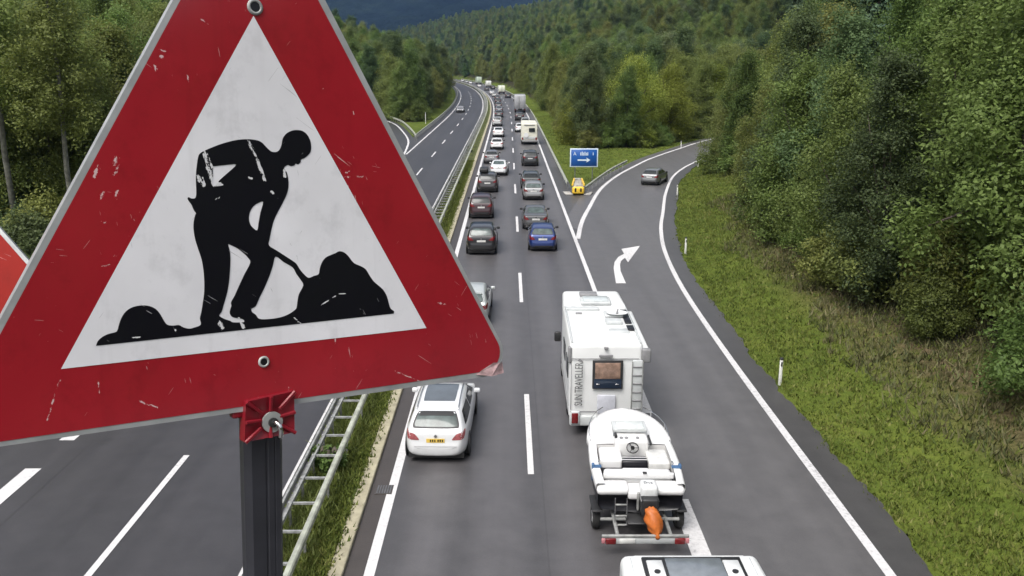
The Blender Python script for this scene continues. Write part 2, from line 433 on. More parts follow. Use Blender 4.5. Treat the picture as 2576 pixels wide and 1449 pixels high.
# painted markings: children of the road they lie on
Z0 = .012
def line(name, o, w, ds, parent, z=Z0):
    return strip(name, o - w / 2, o + w / 2, z, M['line'], ds, parent)
line('edge_line', 0.0, .24, DS, road); line('edge_line', 7.48, .22, [35.5] + [d for d in DS if d >= 40], road)
line('edge_line', -2.80, .25, DS, road_l); line('edge_line', -9.72, .22, [d for d in DS if d >= 104], road_l)
# six metre dashes, twelve metre gaps
for k in range(22):
    d = 22.15 + 18 * k
    if k: d -= .25 * k * 0
    line('lane_dash', 3.75, .17, [d, d + 3, d + 6.05], road)
dash0 = G(308, 1300)[1]
for k in range(-1, 20):
    d = 17.4 + 18 * k
    line('lane_dash', -6.28, .17, [d - .3, d + 3, d + 6.0], road_l)
for d in (13.2, 16.9, 26.5):                       # broad blocks before the exit
    if d in (13.2,): dd = [14.0, 17.0, 20.7]
    elif d == 16.9: continue
    else: dd = [d, d + 3.2]
    line('block_marking', 7.62, .46, dd, road)
for d in (15.0, 23.0, 28.4, 34, 40, 46, 52, 58, 64, 70, 76, 82, 88, 94):
    dd = [17.5, 20, 22.55] if d == 15.0 else ([24.45, 27.4] if d == 23.0 else [d + 2, d + 5])
    line('block_marking', -10.30, .46, dd, road_l, .016)
def ribbon(name, pts, w, parent, z=Z0):
    a, c = poly_off(pts, -w / 2), poly_off(pts, w / 2); b = MB()
    b.grid([[Vector((*p.xy, z)), Vector((*q.xy, z))] for p, q in zip(a, c)]); return b.build(name, M['line'], parent)
ribbon('edge_line', RAMP_L, .30, ramp_o, .017); ribbon('edge_line', RAMP_R, .24, ramp_o, .014)
ribbon('edge_line', MERGE_R, .26, road_l, .016); ribbon('edge_line', [p for p in MERGE_L], .2, road_l, .016)
arrow = [(1895, 1400), (1868, 1230), (1880, 1160), (1920, 1105), (1985, 1070), (1955, 1015), (2165, 980), (2030, 1165), (1995, 1115), (1950, 1150), (1940, 1190), (1945, 1260), (2005, 1400)]
ap = [G((1550 + x * .31056) * .72462, (550 + y * .31056) * .72462) for x, y in arrow]
tri = geometry.tessellate_polygon([[Vector((*p, 0)) for p in ap]])
ob('turn_arrow_marking', mesh('turn_arrow', [(*p, .018) for p in ap], tri, M['line']), ramp_o)

# the cover strip of the median: gutter, kerb, earth and grass
strip('gutter', -.58, -.10, .005, M['gutter'], parent=road)
kerb = MB()
for a, c in ((-.90, -.58),):
    kerb.grid([[off(d, a - .0, 0), off(d, a, .11), off(d, c - .02, .11), off(d, c, .09), off(d, c, 0)] for d in DS])
tag(kerb.build('kerb', M['kerbstone']), kind='structure')
mg = MB(); mg.grid([[off(d, -2.42, .01), off(d, -2.2, .09), off(d, -1.6, .12), off(d, -.9, .10)] for d in [float(q) for q in np.arange(-40, 240, 2)] + [float(q) for q in np.arange(240, 1000, 12)]])
def medianmat():
    m, n, l, p = newmat('median_grass'); g = noise(n, l, mapping(n, l), 1.6, 7, .7); g2 = noise(n, l, mapping(n, l), .45, 3)
    a = mth(n, l, 'ADD', mth(n, l, 'MULTIPLY', g, .6), mth(n, l, 'MULTIPLY', g2, .4))
    l.new(ramp(n, l, a, [(.36, (.045, .042, .018)), (.47, (.07, .085, .018)), (.6, (.13, .15, .035)), (.72, (.17, .16, .06))]), p.inputs['Base Color'])
    p.inputs['Roughness'].default_value = .95; bump(n, l, p, g, 1, .15); return m
tag(mg.build('median_ground', medianmat()), kind='structure')

# bridge deck that carries the photographer and the two signs
bd = rbox('bridge_deck', (0, -1.9, 8.95), (60, 8.7, .9), M['asphalt_edge'], r=.04)
tag(bd, kind='structure')

# far mountain, cloud shade and blue distance put into its base colour
def mountmat():
    m, n, l, p = newmat('shaded_far_forest'); a = noise(n, l, mapping(n, l, (.02, .02, .035)), 1, 8, .72); b_ = noise(n, l, mapping(n, l, (.0016, .002, .006)), 1, 5)
    s = mth(n, l, 'ADD', mth(n, l, 'MULTIPLY', a, .55), mth(n, l, 'MULTIPLY', b_, .45))
    l.new(ramp(n, l, s, [(.38, (.005, .009, .013)), (.52, (.011, .019, .022)), (.66, (.022, .034, .030))]), p.inputs['Base Color'])
    p.inputs['Roughness'].default_value = 1; p.inputs['Specular IOR Level'].default_value = 0; bump(n, l, p, a, 1, 12); return m
mx, my = np.meshgrid(np.linspace(-3600, 3600, 300), np.linspace(1490, 4200, 120))
mz = 20 + 900 * sstep(1500, 4300, my) + 60 * vnoise(mx, my, 420) * sstep(1550, 2200, my) + 26 * vnoise(mx, my, 130, 2) * sstep(1550, 1900, my)
rs = np.random.RandomState(3); mz += rs.rand(*mz.shape) * 14
bm_ = MB(); bm_.grid([[Vector((mx[i, j], my[i, j], mz[i, j])) for j in range(mx.shape[1])] for i in range(mx.shape[0])])
tag(bm_.build('mountain', mountmat(), smooth=True), kind='structure')

# ------------------------------------------------------------------ vegetation
def quads_mesh(name, C, U, Vv, mat):
    """one small folded leaf (two triangles) per centre"""
    n = len(C); co = np.empty((n, 4, 3))
    co[:, 0] = C - U; co[:, 1] = C - Vv * .55; co[:, 2] = C + U; co[:, 3] = C + Vv * .55
    m = bpy.data.meshes.new(name); m.vertices.add(4 * n); m.vertices.foreach_set('co', co.ravel())
    m.loops.add(4 * n); m.loops.foreach_set('vertex_index', np.arange(4 * n, dtype=np.int32))
    m.polygons.add(n); m.polygons.foreach_set('loop_start', np.arange(0, 4 * n, 4, dtype=np.int32)); m.polygons.foreach_set('loop_total', np.full(n, 4, np.int32))
    m.update(calc_edges=True); m.materials.append(mat); return m

def leaves(rs, C, size, up=.35, outdir=None):
    n = len(C); N = rs.normal(size=(n, 3)); N[:, 2] += up * 3.2
    if outdir is not None: N += outdir * 1.25
    N /= np.linalg.norm(N, axis=1)[:, None]
    T = np.cross(N, rs.normal(size=(n, 3))); T /= np.linalg.norm(T, axis=1)[:, None] + 1e-9
    B = np.cross(N, T); s = size * (.6 + .8 * rs.rand(n))[:, None]
    return T * s, B * s

def broadleaf(seed, h, r, z0, nclump, nleaf, size, mat, bark, lobes=6, flat=1.0):
    rs = np.random.RandomState(seed)
    # main limbs carry lobes of foliage
    lob = []; nl = lobes * 3
    for k in range(nl):
        f = (k + rs.rand()) / nl; a = 2.4 * k + rs.rand(); zz = z0 + .35 + (h - z0 - .8) * f
        prof = (.55 + .75 * math.sin(math.pi * min(1, .15 + .8 * f)) ) * (1 - .62 * f ** 2.2)          # widest low down, thin top
        rad = r * .62 * prof * (.55 + .65 * rs.rand())
        lob.append((math.cos(a) * rad, math.sin(a) * rad, zz, r * (.20 + .17 * rs.rand()) * (1.15 - .45 * f)))
    for k in range(3): lob.append((rs.normal() * .3, rs.normal() * .3, h - .3 - .9 * k, r * .20))
    lob.append((0, 0, z0 + (h - z0) * .35, r * .5)); lob.append((0, 0, z0 + (h - z0) * .6, r * .42))
    lob = np.array(lob)
    w = lob[:, 3] ** 2; idx = rs.choice(len(lob), nclump, p=w / w.sum())
    d = rs.normal(size=(nclump, 3)); d /= np.linalg.norm(d, axis=1)[:, None]
    rad = lob[idx, 3] * (.35 + .80 * rs.rand(nclump) ** .7)
    cc = lob[idx, :3] + d * rad[:, None] * np.array([1, 1, 1.35 * flat])
    keep = cc[:, 2] > .15; cc, d = cc[keep], d[keep]
    per = max(1, nleaf // len(cc)); cs = r * .085
    C = np.repeat(cc, per, 0); O = np.repeat(d, per, 0)
    C = C + rs.normal(size=C.shape) * cs * np.array([1, 1, .9])
    U, Vv = leaves(rs, C, size, .35, O)
    crown = quads_mesh('crown', C, U, Vv, mat)
    b = MB(); th = h * .62
    pts = [Vector((0, 0, -.4))] + [Vector((rs.normal() * .12, rs.normal() * .12, th * q)) for q in (.3, .6, 1)]
    b.tube(pts, [h * .017 + .05, h * .013 + .03, h * .009, h * .004], 8)
    for (x, y, z, q) in lob[:nl:2]:
        s0 = pts[1] + (pts[2] - pts[1]) * rs.rand(); e = Vector((x, y, z)); md = (s0 + e) / 2 + Vector((0, 0, .35))
        b.tube([s0, md, e], [.09, .06, .02], 5)
    return crown, b.me('trunk', bark, True)

def conifer(seed, h, r, n, size, mat):
    rs = np.random.RandomState(seed); C, O = [], []
    b = MB(); b.tube([(0, 0, -.4), (0, 0, h * .5), (0, 0, h * .98)], [h * .014 + .06, h * .009, .02], 8)
    tiers = int(h * 1.9)
    for k in range(tiers):
        f = k / tiers; zz = h * (.08 + .9 * f); rr = r * (1 - f) ** .85 * (.8 + .35 * rs.rand()) + .1
        nb = 9 if f < .7 else 6
        for j in range(nb):
            a = 2 * math.pi * (j + rs.rand() * .6) / nb; L = rr * (.75 + .4 * rs.rand())
            m_ = max(4, int(n / (tiers * nb) * (1.7 - 1.3 * f))); q = rs.rand(m_) ** .7
            x = np.cos(a) * L * q + rs.normal(size=m_) * .10 * L; y = np.sin(a) * L * q + rs.normal(size=m_) * .10 * L
            z = zz - L * .38 * q + rs.normal(size=m_) * .10
            C.append(np.stack([x, y, z], 1)); O.append(np.tile([math.cos(a), math.sin(a), .2], (m_, 1)))
    C = np.vstack(C); O = np.vstack(O); U, Vv = leaves(rs, C, size, .5, O)
    return quads_mesh('crown', C, U, Vv, mat), b.me('trunk', M['wood'], True)

LEAF = dict(
    mid=leafmat('leaf_mid', (.066, .094, .024), (.130, .175, .044), (.21, .265, .080)),
    olive=leafmat('leaf_olive', (.076, .092, .022), (.148, .168, .043), (.235, .255, .082)),
    dark=leafmat('leaf_dark', (.046, .070, .028), (.090, .126, .048), (.14, .185, .078)),
    yellow=leafmat('leaf_yellow', (.095, .115, .018), (.19, .205, .034), (.31, .31, .066)),
    needle=leafmat('needles', (.034, .056, .032), (.064, .100, .054), (.105, .150, .082), .1),
    grey=leafmat('leaf_grey', (.070, .092, .042), (.135, .170, .078), (.205, .24, .122)))

PROTO = {}
def proto(k, me): PROTO[k] = me
proto('a', broadleaf(1, 12.5, 3.5, 1.0, 702, 41325, .082, LEAF['mid'], M['wood']))
proto('b', broadleaf(2, 11.0, 3.9, .6, 702, 41325, .082, LEAF['olive'], M['wood'], 7))
proto('c', broadleaf(3, 14.0, 3.3, 1.5, 729, 41325, .082, LEAF['dark'], M['wood'], 8))
proto('d', broadleaf(4, 13.0, 3.1, 2.0, 621, 34437, .082, LEAF['grey'], M['birch'], 8))
proto('e', broadleaf(5, 10.0, 4.0, .5, 756, 41325, .082, LEAF['yellow'], M['wood'], 8))
proto('f', broadleaf(6, 12.0, 3.7, .8, 702, 41325, .082, LEAF['olive'], M['wood'], 9))
proto('g', broadleaf(7, 11.5, 3.4, .8, 702, 41325, .082, LEAF['mid'], M['wood'], 7))
proto('n', conifer(8, 16, 3.0, 26000, .11, LEAF['needle']))
proto('m', conifer(9, 13, 2.5, 22000, .105, LEAF['needle']))
_z = broadleaf(21, 15.0, 2.6, 6.8, 480, 17000, .08, LEAF['olive'], M['birch'], 6); _zt = MB().tube([(0, 0, -.4), (.1, .05, 5), (-.08, 0, 10), (.05, 0, 14)], [.15, .13, .09, .03], 8).me('trunk', M['birch'], True)
proto('z', (_z[0], _zt))
proto('s', broadleaf(10, 3.6, 2.2, .0, 300, 15600, .07, LEAF['mid'], M['wood'], 6))
proto('t', broadleaf(11, 2.8, 2.0, .0, 300, 15600, .07, LEAF['dark'], M['wood'], 6))
proto('w', broadleaf(12, 3.2, 2.1, .0, 300, 15600, .07, LEAF['olive'], M['wood'], 6))
proto('x', broadleaf(13, 3.0, 1.9, .0, 280, 14625, .07, LEAF['yellow'], M['wood'], 6))
HT = dict(z=15, a=12.5, b=11, c=14, d=13, e=10, f=12, g=11.5, n=16, m=13, s=3.6, t=2.8, w=3.2, x=3)
first_crown = {}
rt = random.Random(11)
def tree(k, x, y, s, label, cat='tree', group=None, z=None, name=None):
    nm = name or {'n': 'spruce_tree', 'm': 'spruce_tree', 's': 'bush', 't': 'bush', 'w': 'bush', 'x': 'bush', 'd': 'birch_tree', 'z': 'birch_tree'}.get(k, 'broadleaf_tree')
    e = thing(nm, label, cat, (x, y, (tz(x, y) if z is None else z) - .05), rt.random() * 6.28, group)
    e.scale = (s * rt.uniform(.92, 1.12), s * rt.uniform(.92, 1.12), s)
    c = ob('crown', PROTO[k][0], e); ob('trunk', PROTO[k][1], e)
    first_crown.setdefault(k, c); return e

# candidate stems over the whole wood, thinned to a natural spacing
rs = np.random.RandomState(5)
def scatter(x0, x1, y0, y1, sp, seed):
    r_ = np.random.RandomState(seed); gx_, gy_ = np.meshgrid(np.arange(x0, x1, sp), np.arange(y0, y1, sp))
    px = (gx_ + r_.uniform(-.42, .42, gx_.shape) * sp).ravel(); py = (gy_ + r_.uniform(-.42, .42, gy_.shape) * sp).ravel()
    m = is_forest(px, py); return px[m], py[m]
pitch, yaw = R(14.5), R(.236); FOC = 2186
def project(x, y, z):
    X = x * math.cos(yaw) - y * math.sin(yaw); Y = x * math.sin(yaw) + y * math.cos(yaw); Zr = z - CAM_H
    zc = Y * math.cos(pitch) - Zr * math.sin(pitch); yc = Y * math.sin(pitch) + Zr * math.cos(pitch)
    return 1288 + FOC * X / zc, 724.5 - FOC * yc / zc, zc
near, far = [], []
for (x0, x1, y0, y1, sp, sd) in [(9, 75, 12, 232, 4.3, 1), (-85, -16, 12, 272, 4.6, 2), (8, 75, 232, 420, 5.4, 3), (-95, -14, 272, 420, 5.4, 4)]:
    px, py = scatter(x0, x1, y0, y1, sp, sd); pz = terrain(px, py)
    for x, y, z in zip(px, py, pz):
        u, v, zc = project(x, y, z + 8)
        if zc < 5 or u < -260 or u > 2840: continue
        ut, vt, _ = project(x, y, z + 13)
        hidden = 140 < u < 860 and y < 200 and -0.9 < x / y < -.18 and (u > 470)
        if v < -330 or hidden: continue
        if x < 0 and y < 47: continue
        if math.hypot(x - 17.8, y - 125) < 6 or math.hypot(x - 23.5, y - 129) < 4.5: continue
        dr = dist_poly(np.array([x]), np.array([y]), RAMPC)[0][0] if x > 0 else dist_poly(np.array([x]), np.array([y]), MERGC)[0][0]
        uu = abs(x - xref(y)); edge = min(dr, uu - 8 if x > 0 else uu - 11)
        near.append((zc * (1 + .05 * edge), x, y, z, edge, u, v))
near.sort()
indiv, rest = near[:245], near[245:]
def kind_for(x, y, edge, r_):
    if x > 0 and y < 150: w = 'aabcffggagbfdn' if edge > 9 else 'abbcffgge'
    elif x > 0: w = 'aabcfggdaeabgm'
    else: w = 'abgfcdgbafgag'
    return r_.choice(w)
GR = 'trees of the roadside forest'
for (_, x, y, z, edge, u, v) in indiv:
    k = kind_for(x, y, edge, rt)
    side = ('on the steep slope above the exit ramp' if x > 0 and y < 130 else 'in the wood between exit ramp and jammed road' if x > 0 else 'in the wood beyond the oncoming lanes')
    kind = {'n': 'dark green spruce', 'm': 'dark green spruce', 'd': 'grey green birch', 'c': 'dark green leafy tree', 'e': 'yellow green leafy tree', 'b': 'olive green leafy tree', 'f': 'olive green leafy tree'}.get(k, 'mid green leafy tree')
    row = 'in the front row' if edge < 9 else 'in the second row' if edge < 14 else 'high up'
    if x > 0 and y < 130: spot = 'at the far right photo edge' if u > 2350 else 'above the nearest delineator post' if u > 2120 else 'beside the turn arrow verge' if u > 1940 else 'where the exit ramp vanishes'
    elif x > 0: spot = 'above the ramp bend' if u > 1720 else 'behind the blue sign' if u > 1480 else 'beside the grey lorry' if u > 1330 else 'over the far end of the queue'
    else: spot = 'left of the roadworks sign' if u < 300 else 'over the left edge of the roadworks sign' if u < 640 else 'beside the merging ramp' if u < 1050 else 'at the far curve'
    sc_ = rt.uniform(.78, 1.12) * (.86 if edge < 9 else 1); hgt_ = 'tall' if sc_ * HT[k] > 12 else 'medium' if sc_ * HT[k] > 10 else 'small'
    where = 'on the slope' if x > 0 and y < 130 else 'in the wood'
    lab = f'{hgt_} {kind} {row} {where} {spot}'
    tree(k, x, y, sc_, ' '.join(lab.split()[:16]), 'tree', f'{hgt_} {kind} {row} {spot}', z)
# trees and bushes one can point at
tree('e', 17.8, 125, 1.15, 'bright yellow green round tree standing behind the blue road sign', 'tree', None)
tree('e', 23.5, 129, 1.05, 'yellow green tree right behind the bright tree by the blue sign', 'tree', None)
tree('e', 33.5, 143, 1.05, 'yellow green tree beside the bend where the exit ramp disappears', 'tree', None)
tree('z', -26.6, 46.5, 1.05, 'slender birch with long bare pale trunk at far left edge of photo', 'tree', None)
tree('z', -22.9, 45.5, 1.0, 'birch with bare pale trunk just left of the roadworks sign', 'tree', None)
tree('g', -24.8, 51.5, 1.0, 'mid green tree filling the gap between the two pale birch trunks', 'tree', None)
tree('a', -29.5, 52, 1.0, 'mid green leafy tree behind the birch at the far left edge', 'tree', None)
tree('b', -20.8, 52.5, .95, 'olive green tree right of the birch trunk beside the roadworks sign', 'tree', None)
tree('n', 41, 160, .8, 'dark spruce standing alone over the bend of the exit ramp', 'tree', None)
bush_pts = []
px, py = scatter(9, 60, 14, 230, 2.5, 21)
for x, y in zip(px, py):
    d, s_ = dist_poly(np.array([x]), np.array([y]), RAMPC); t_ = max(0, y - 170); u_ = x + 3.13 + t_ * t_ / 5340
    if (d[0] < 11.5 or (s_[0] < 0 and (u_ < 16.5 or y < 124 or d[0] < 13))): bush_pts.append((y, x))
px, py = scatter(-60, -14, 30, 260, 3.0, 22)
for x, y in zip(px, py):
    d, s_ = dist_poly(np.array([x]), np.array([y]), MERGC); u, v, zc = project(x, y, tz(x, y) + 1)
    if (-20 < u < 430 or u > 880) and (d[0] < 16 or (s_[0] > 0 and (x - xref(y) > -19 or y < 182))): bush_pts.append((y, x))
bush_pts.sort()
for (y, x) in bush_pts[:270]:
    k = rt.choice('sstwwx' if x > 0 else 'stwws')
    side = 'on the bank of the exit ramp' if x > 0 and y < 118 else 'at the wood edge behind the blue sign' if x > 0 else 'at the wood edge beyond the oncoming lanes'
    kd = {'s': 'mid green', 't': 'dark green', 'w': 'olive green', 'x': 'yellow green'}[k]
    u, v, zc = project(x, y, tz(x, y) + 1); sc_ = rt.uniform(.6, 1.25); sz_ = 'large' if sc_ > 1.03 else 'middling' if sc_ > .8 else 'low'
    if x > 0 and y < 118: spot = 'at the right photo edge' if u > 2380 else 'above the nearest delineator' if u > 2150 else 'level with the motorhome' if u > 2000 else 'level with the turn arrow' if u > 1860 else 'by the end of the ramp'
    elif x > 0: spot = 'over the ramp bend' if u > 1720 else 'right of the sign' if u > 1510 else 'left of the sign' if u > 1430 else 'beside the grey lorry'
    else: spot = 'left of the roadworks sign' if u < 430 else 'by the merging ramp' if u < 1040 else 'by the grey oncoming car' if u < 1120 else 'at the far curve'
    tree(k, x, y, sc_, ' '.join(f'{sz_} {kd} leafy bush {side} {spot}'.split()[:16]), 'bush', f'{sz_} {kd} bushes {side} {spot}')

# the rest of the wood and the far wooded hills: one mass
fx, fy = [], []
for (x0, x1, y0, y1, sp, sd) in [(75, 240, 60, 420, 7, 31), (-240, -85, 40, 420, 7, 32), (-30, 330, 420, 900, 7.5, 33), (-330, -30, 420, 900, 8, 34), (-330, 420, 900, 1500, 11, 35)]:
    px, py = scatter(x0, x1, y0, y1, sp, sd); fx.append(px); fy.append(py)
fx.append(np.array([q[1] for q in rest])); fy.append(np.array([q[2] for q in rest]))
fx = np.concatenate(fx); fy = np.concatenate(fy); fz = terrain(fx, fy) - .2
pu, pv, pzc = project(fx, fy, fz + 10); ok = (pu > -200) & (pu < 2780) & (pv > -300)
fx, fy, fz = fx[ok], fy[ok], fz[ok]
for (x0, x1, y0, y1, sd) in [(16, 95, -110, 10, 51), (-95, -24, -110, 10, 52)]:      # unseen wood added beside and behind the bridge, to mirror in the sign
    px, py = scatter(x0, x1, y0, y1, 6.5, sd); fx = np.concatenate([fx, px]); fy = np.concatenate([fy, py]); fz = np.concatenate([fz, terrain(px, py) - .2])
def forest_stuff(name, x, y, z, keys, label, smin, smax):
    me = mesh(name, list(zip(x, y, z)), [])
    o = tag(ob(name, me), label, 'forest', None, 'stuff')
    ng = bpy.data.node_groups.new(name + '_nodes', 'GeometryNodeTree')
    ng.interface.new_socket('Geometry', in_out='INPUT', socket_type='NodeSocketGeometry'); ng.interface.new_socket('Geometry', in_out='OUTPUT', socket_type='NodeSocketGeometry')
    N, L = ng.nodes, ng.links; gi = N.new('NodeGroupInput'); go = N.new('NodeGroupOutput')
    g2i = N.new('GeometryNodeGeometryToInstance')
    for k in reversed(keys):
        oi = N.new('GeometryNodeObjectInfo'); oi.inputs['Object'].default_value = first_crown[k]; oi.inputs['As Instance'].default_value = True
        L.new(oi.outputs['Geometry'], g2i.inputs[0])
    jn = N.new('GeometryNodeJoinGeometry')
    for lk in list(ng.links): ng.links.remove(lk)
    for nd in [q for q in N if q.bl_idname == 'GeometryNodeObjectInfo']: L.new(nd.outputs['Geometry'], jn.inputs[0])
    N.remove(g2i)
    ip = N.new('GeometryNodeInstanceOnPoints'); ip.inputs['Pick Instance'].default_value = True
    L.new(gi.outputs[0], ip.inputs['Points']); L.new(jn.outputs[0], ip.inputs['Instance'])
    ri = N.new('FunctionNodeRandomValue'); ri.data_type = 'INT'; ri.inputs['Min'].default_value = 0; ri.inputs['Max'].default_value = len(keys) - 1
    for s in ri.inputs:
        if s.name == 'Max' and s.type == 'INT': s.default_value = len(keys) - 1
        if s.name == 'Min' and s.type == 'INT': s.default_value = 0
    L.new([s for s in ri.outputs if s.type == 'INT'][0], ip.inputs['Instance Index'])
    rr_ = N.new('FunctionNodeRandomValue'); rr_.data_type = 'FLOAT_VECTOR'
    rr_.inputs[0].default_value = (-.04, -.04, 0); rr_.inputs[1].default_value = (.04, .04, 6.283); L.new(rr_.outputs[0], ip.inputs['Rotation'])
    rs_ = N.new('FunctionNodeRandomValue'); rs_.data_type = 'FLOAT'
    fl = [s for s in rs_.inputs if s.type == 'VALUE']; fl[0].default_value = smin; fl[1].default_value = smax
    L.new([s for s in rs_.outputs if s.type == 'VALUE'][0], ip.inputs['Scale'])
    L.new(ip.outputs[0], go.inputs[0])
    md = o.modifiers.new('scatter', 'NODES'); md.node_group = ng; return o
keys = [k for k in ('a', 'b', 'c', 'd', 'g', 'f', 'a', 'g', 'b', 'm') if k in first_crown]
forest_stuff('forest', fx, fy, fz, keys, 'dense wooded hills rising behind the motorway on both sides', .75, 1.25)

# grass on the verges (stuff) and the median
def tufts(name, x, y, z, hgt, mat, label, per=5):
    n = len(x); rs_ = np.random.RandomState(41); X = np.repeat(x, per) + rs_.normal(size=n * per) * .10; Y = np.repeat(y, per) + rs_.normal(size=n * per) * .10; Z = np.repeat(z, per)
    h = hgt * (.5 + rs_.rand(n * per)); a = rs_.rand(n * per) * 6.28; w = .018 + .03 * rs_.rand(n * per); lean = rs_.normal(size=(n * per, 2)) * .55
    co = np.empty((n * per, 3, 3)); co[:, 0] = np.stack([X - np.cos(a) * w, Y - np.sin(a) * w, Z - .03], 1); co[:, 1] = np.stack([X + np.cos(a) * w, Y + np.sin(a) * w, Z - .03], 1)
    co[:, 2] = np.stack([X + lean[:, 0] * h, Y + lean[:, 1] * h, Z + h], 1)
    m = bpy.data.meshes.new(name); k = n * per; m.vertices.add(3 * k); m.vertices.foreach_set('co', co.ravel()); m.loops.add(3 * k); m.loops.foreach_set('vertex_index', np.arange(3 * k, dtype=np.int32))
    m.polygons.add(k); m.polygons.foreach_set('loop_start', np.arange(0, 3 * k, 3, dtype=np.int32)); m.polygons.foreach_set('loop_total', np.full(k, 3, np.int32)); m.update(calc_edges=True)
    m.materials.append(mat); return tag(ob(name, m), label, 'grass', None, 'stuff')
def grassmat(name, dryness):
    m, n, l, p = newmat(name); ge = n.new('ShaderNodeNewGeometry'); g = noise(n, l, mapping(n, l), .5, 4); g2 = noise(n, l, mapping(n, l), .16, 2)
    v = mth(n, l, 'ADD', mth(n, l, 'MULTIPLY', ge.outputs['Random Per Island'], .45), mth(n, l, 'ADD', mth(n, l, 'MULTIPLY', g, .35), mth(n, l, 'MULTIPLY', g2, .35)))
    l.new(ramp(n, l, v, [(.25, (.035, .054, .009)), (.5, (.080, .107, .018)), (.72, (.125, .146, .030)), (.92, (.19, .175, .066))]), p.inputs['Base Color'])
    p.inputs['Roughness'].default_value = .7; p.inputs['Specular IOR Level'].default_value = .2; return m
gx_ = rs.uniform(8, 27, 52000); gy_ = 15 + 95 * rs.rand(52000) ** 1.5
d_, s_ = dist_poly(gx_, gy_, RAMPC); k_ = (s_ > 0) & (d_ > 1.05 + .18 * vnoise(gx_, gy_, 1.1)) & (d_ < 9) & (~((np.abs(d_ - 6.6) < 2.6) & (rs.rand(len(d_)) < .66) & (gy_ < 56)))
gx2 = rs.uniform(2, 30, 16000); gy2 = rs.uniform(78, 200, 16000); t2 = np.maximum(0, gy2 - 170); u2 = gx2 + 3.13 + t2 * t2 / 5340
d2, s2 = dist_poly(gx2, gy2, RAMPC); k2 = (s2 < 0) & (u2 > 9.3) & (d2 > 7.2) & (d2 < 60) & ~is_forest(gx2, gy2) & (gx2 > 5.9 + 0 * gy2)
GX = np.concatenate([gx_[k_], gx2[k2]]); GY = np.concatenate([gy_[k_], gy2[k2]])
tufts('verge_grass', GX, GY, terrain(GX, GY), .11, grassmat('grass_blades', 0), 'rough grass on the verges beside the exit ramp')
wx = rs.uniform(11, 30, 13000); wy = 15 + 55 * rs.rand(13000) ** 1.3; dw, sw_ = dist_poly(wx, wy, RAMPC); kw = (sw_ > 0) & (dw > 4.2 + 1.1 * vnoise(wx, wy, 3)) & (dw < 10)
def weedmat():
    m, n, l, p = newmat('dry_weeds'); ge = n.new('ShaderNodeNewGeometry'); g = noise(n, l, mapping(n, l), .4, 4)
    v = mth(n, l, 'ADD', mth(n, l, 'MULTIPLY', ge.outputs['Random Per Island'], .55), mth(n, l, 'MULTIPLY', g, .5))
    l.new(ramp(n, l, v, [(.25, (.045, .060, .014)), (.5, (.085, .088, .028)), (.75, (.125, .108, .048)), (.97, (.19, .165, .09))]), p.inputs['Base Color']); p.inputs['Roughness'].default_value = .8; return m
tufts('bank_weeds', wx[kw], wy[kw], terrain(wx[kw], wy[kw]), .24, weedmat(), 'brown dry weeds and undergrowth along the foot of the wood', 5)
mo = rs.uniform(-1.95, -.93, 15000); md_ = 12 + 90 * rs.rand(15000) ** 1.6
tufts('median_grass', -3.13 + mo, md_, np.full(15000, .11), .10, grassmat('median_blades', 1), 'mown grass strip in the median beside the beige kerb', 4)
rs2 = np.random.RandomState(8); mo = rs2.uniform(-2.4, -1.3, 5000); md_ = 12 + 75 * rs2.rand(5000) ** 1.5
tufts('median_weeds', -3.13 + mo, md_, np.full(5000, .08), .22, LEAF['olive'], 'straggling weeds between the two median guard rails', 3)
b_ = broadleaf(60, .95, .55, 0, 120, 2600, .055, LEAF['mid'], M['wood'], 6)
sh = thing('median_shrub', 'green leafy shrub growing through the median guard rail', 'shrub', (-5.0, 22.3, .05)); ob('crown', b_[0], sh); ob('trunk', b_[1], sh)
b_ = broadleaf(61, .75, .6, 0, 120, 2200, .05, LEAF['dark'], M['wood'], 6)
for q, (yy, lb) in enumerate([(81, 'low dark weed clump in the median level with the car with roof box'), (112, 'dark weed clump in the median left of the white cars')]):
    sh = thing('median_shrub', lb, 'shrub', (-5.1, yy, .05)); ob('crown', b_[0], sh); ob('trunk', b_[1], sh)

# ------------------------------------------------------------------ guard rails
def wbeam(path, z, side, name, mat, parent):
    """corrugated beam swept along a path of (x, y); side = +1 faces the right of the path"""
    prof = [(.0, -.155), (.035, -.135), (.08, -.10), (.08, -.07), (.02, -.025), (.02, .025), (.08, .07), (.08, .10), (.035, .135), (.0, .155)]
    P = [Vector((*p[:2], 0)) for p in path]; b = MB(); rows = []
    for i, p in enumerate(P):
        t = (P[min(i + 1, len(P) - 1)] - P[max(0, i - 1)]).normalized(); nrm = Vector((t.y, -t.x, 0)) * side
        rows.append([p + nrm * q[0] + Vector((0, 0, z + q[1])) for q in prof] + [p + nrm * (q[0] - .012) + Vector((0, 0, z + q[1])) for q in reversed(prof)])
    b.grid(rows, True); return b.build(name, mat, parent)

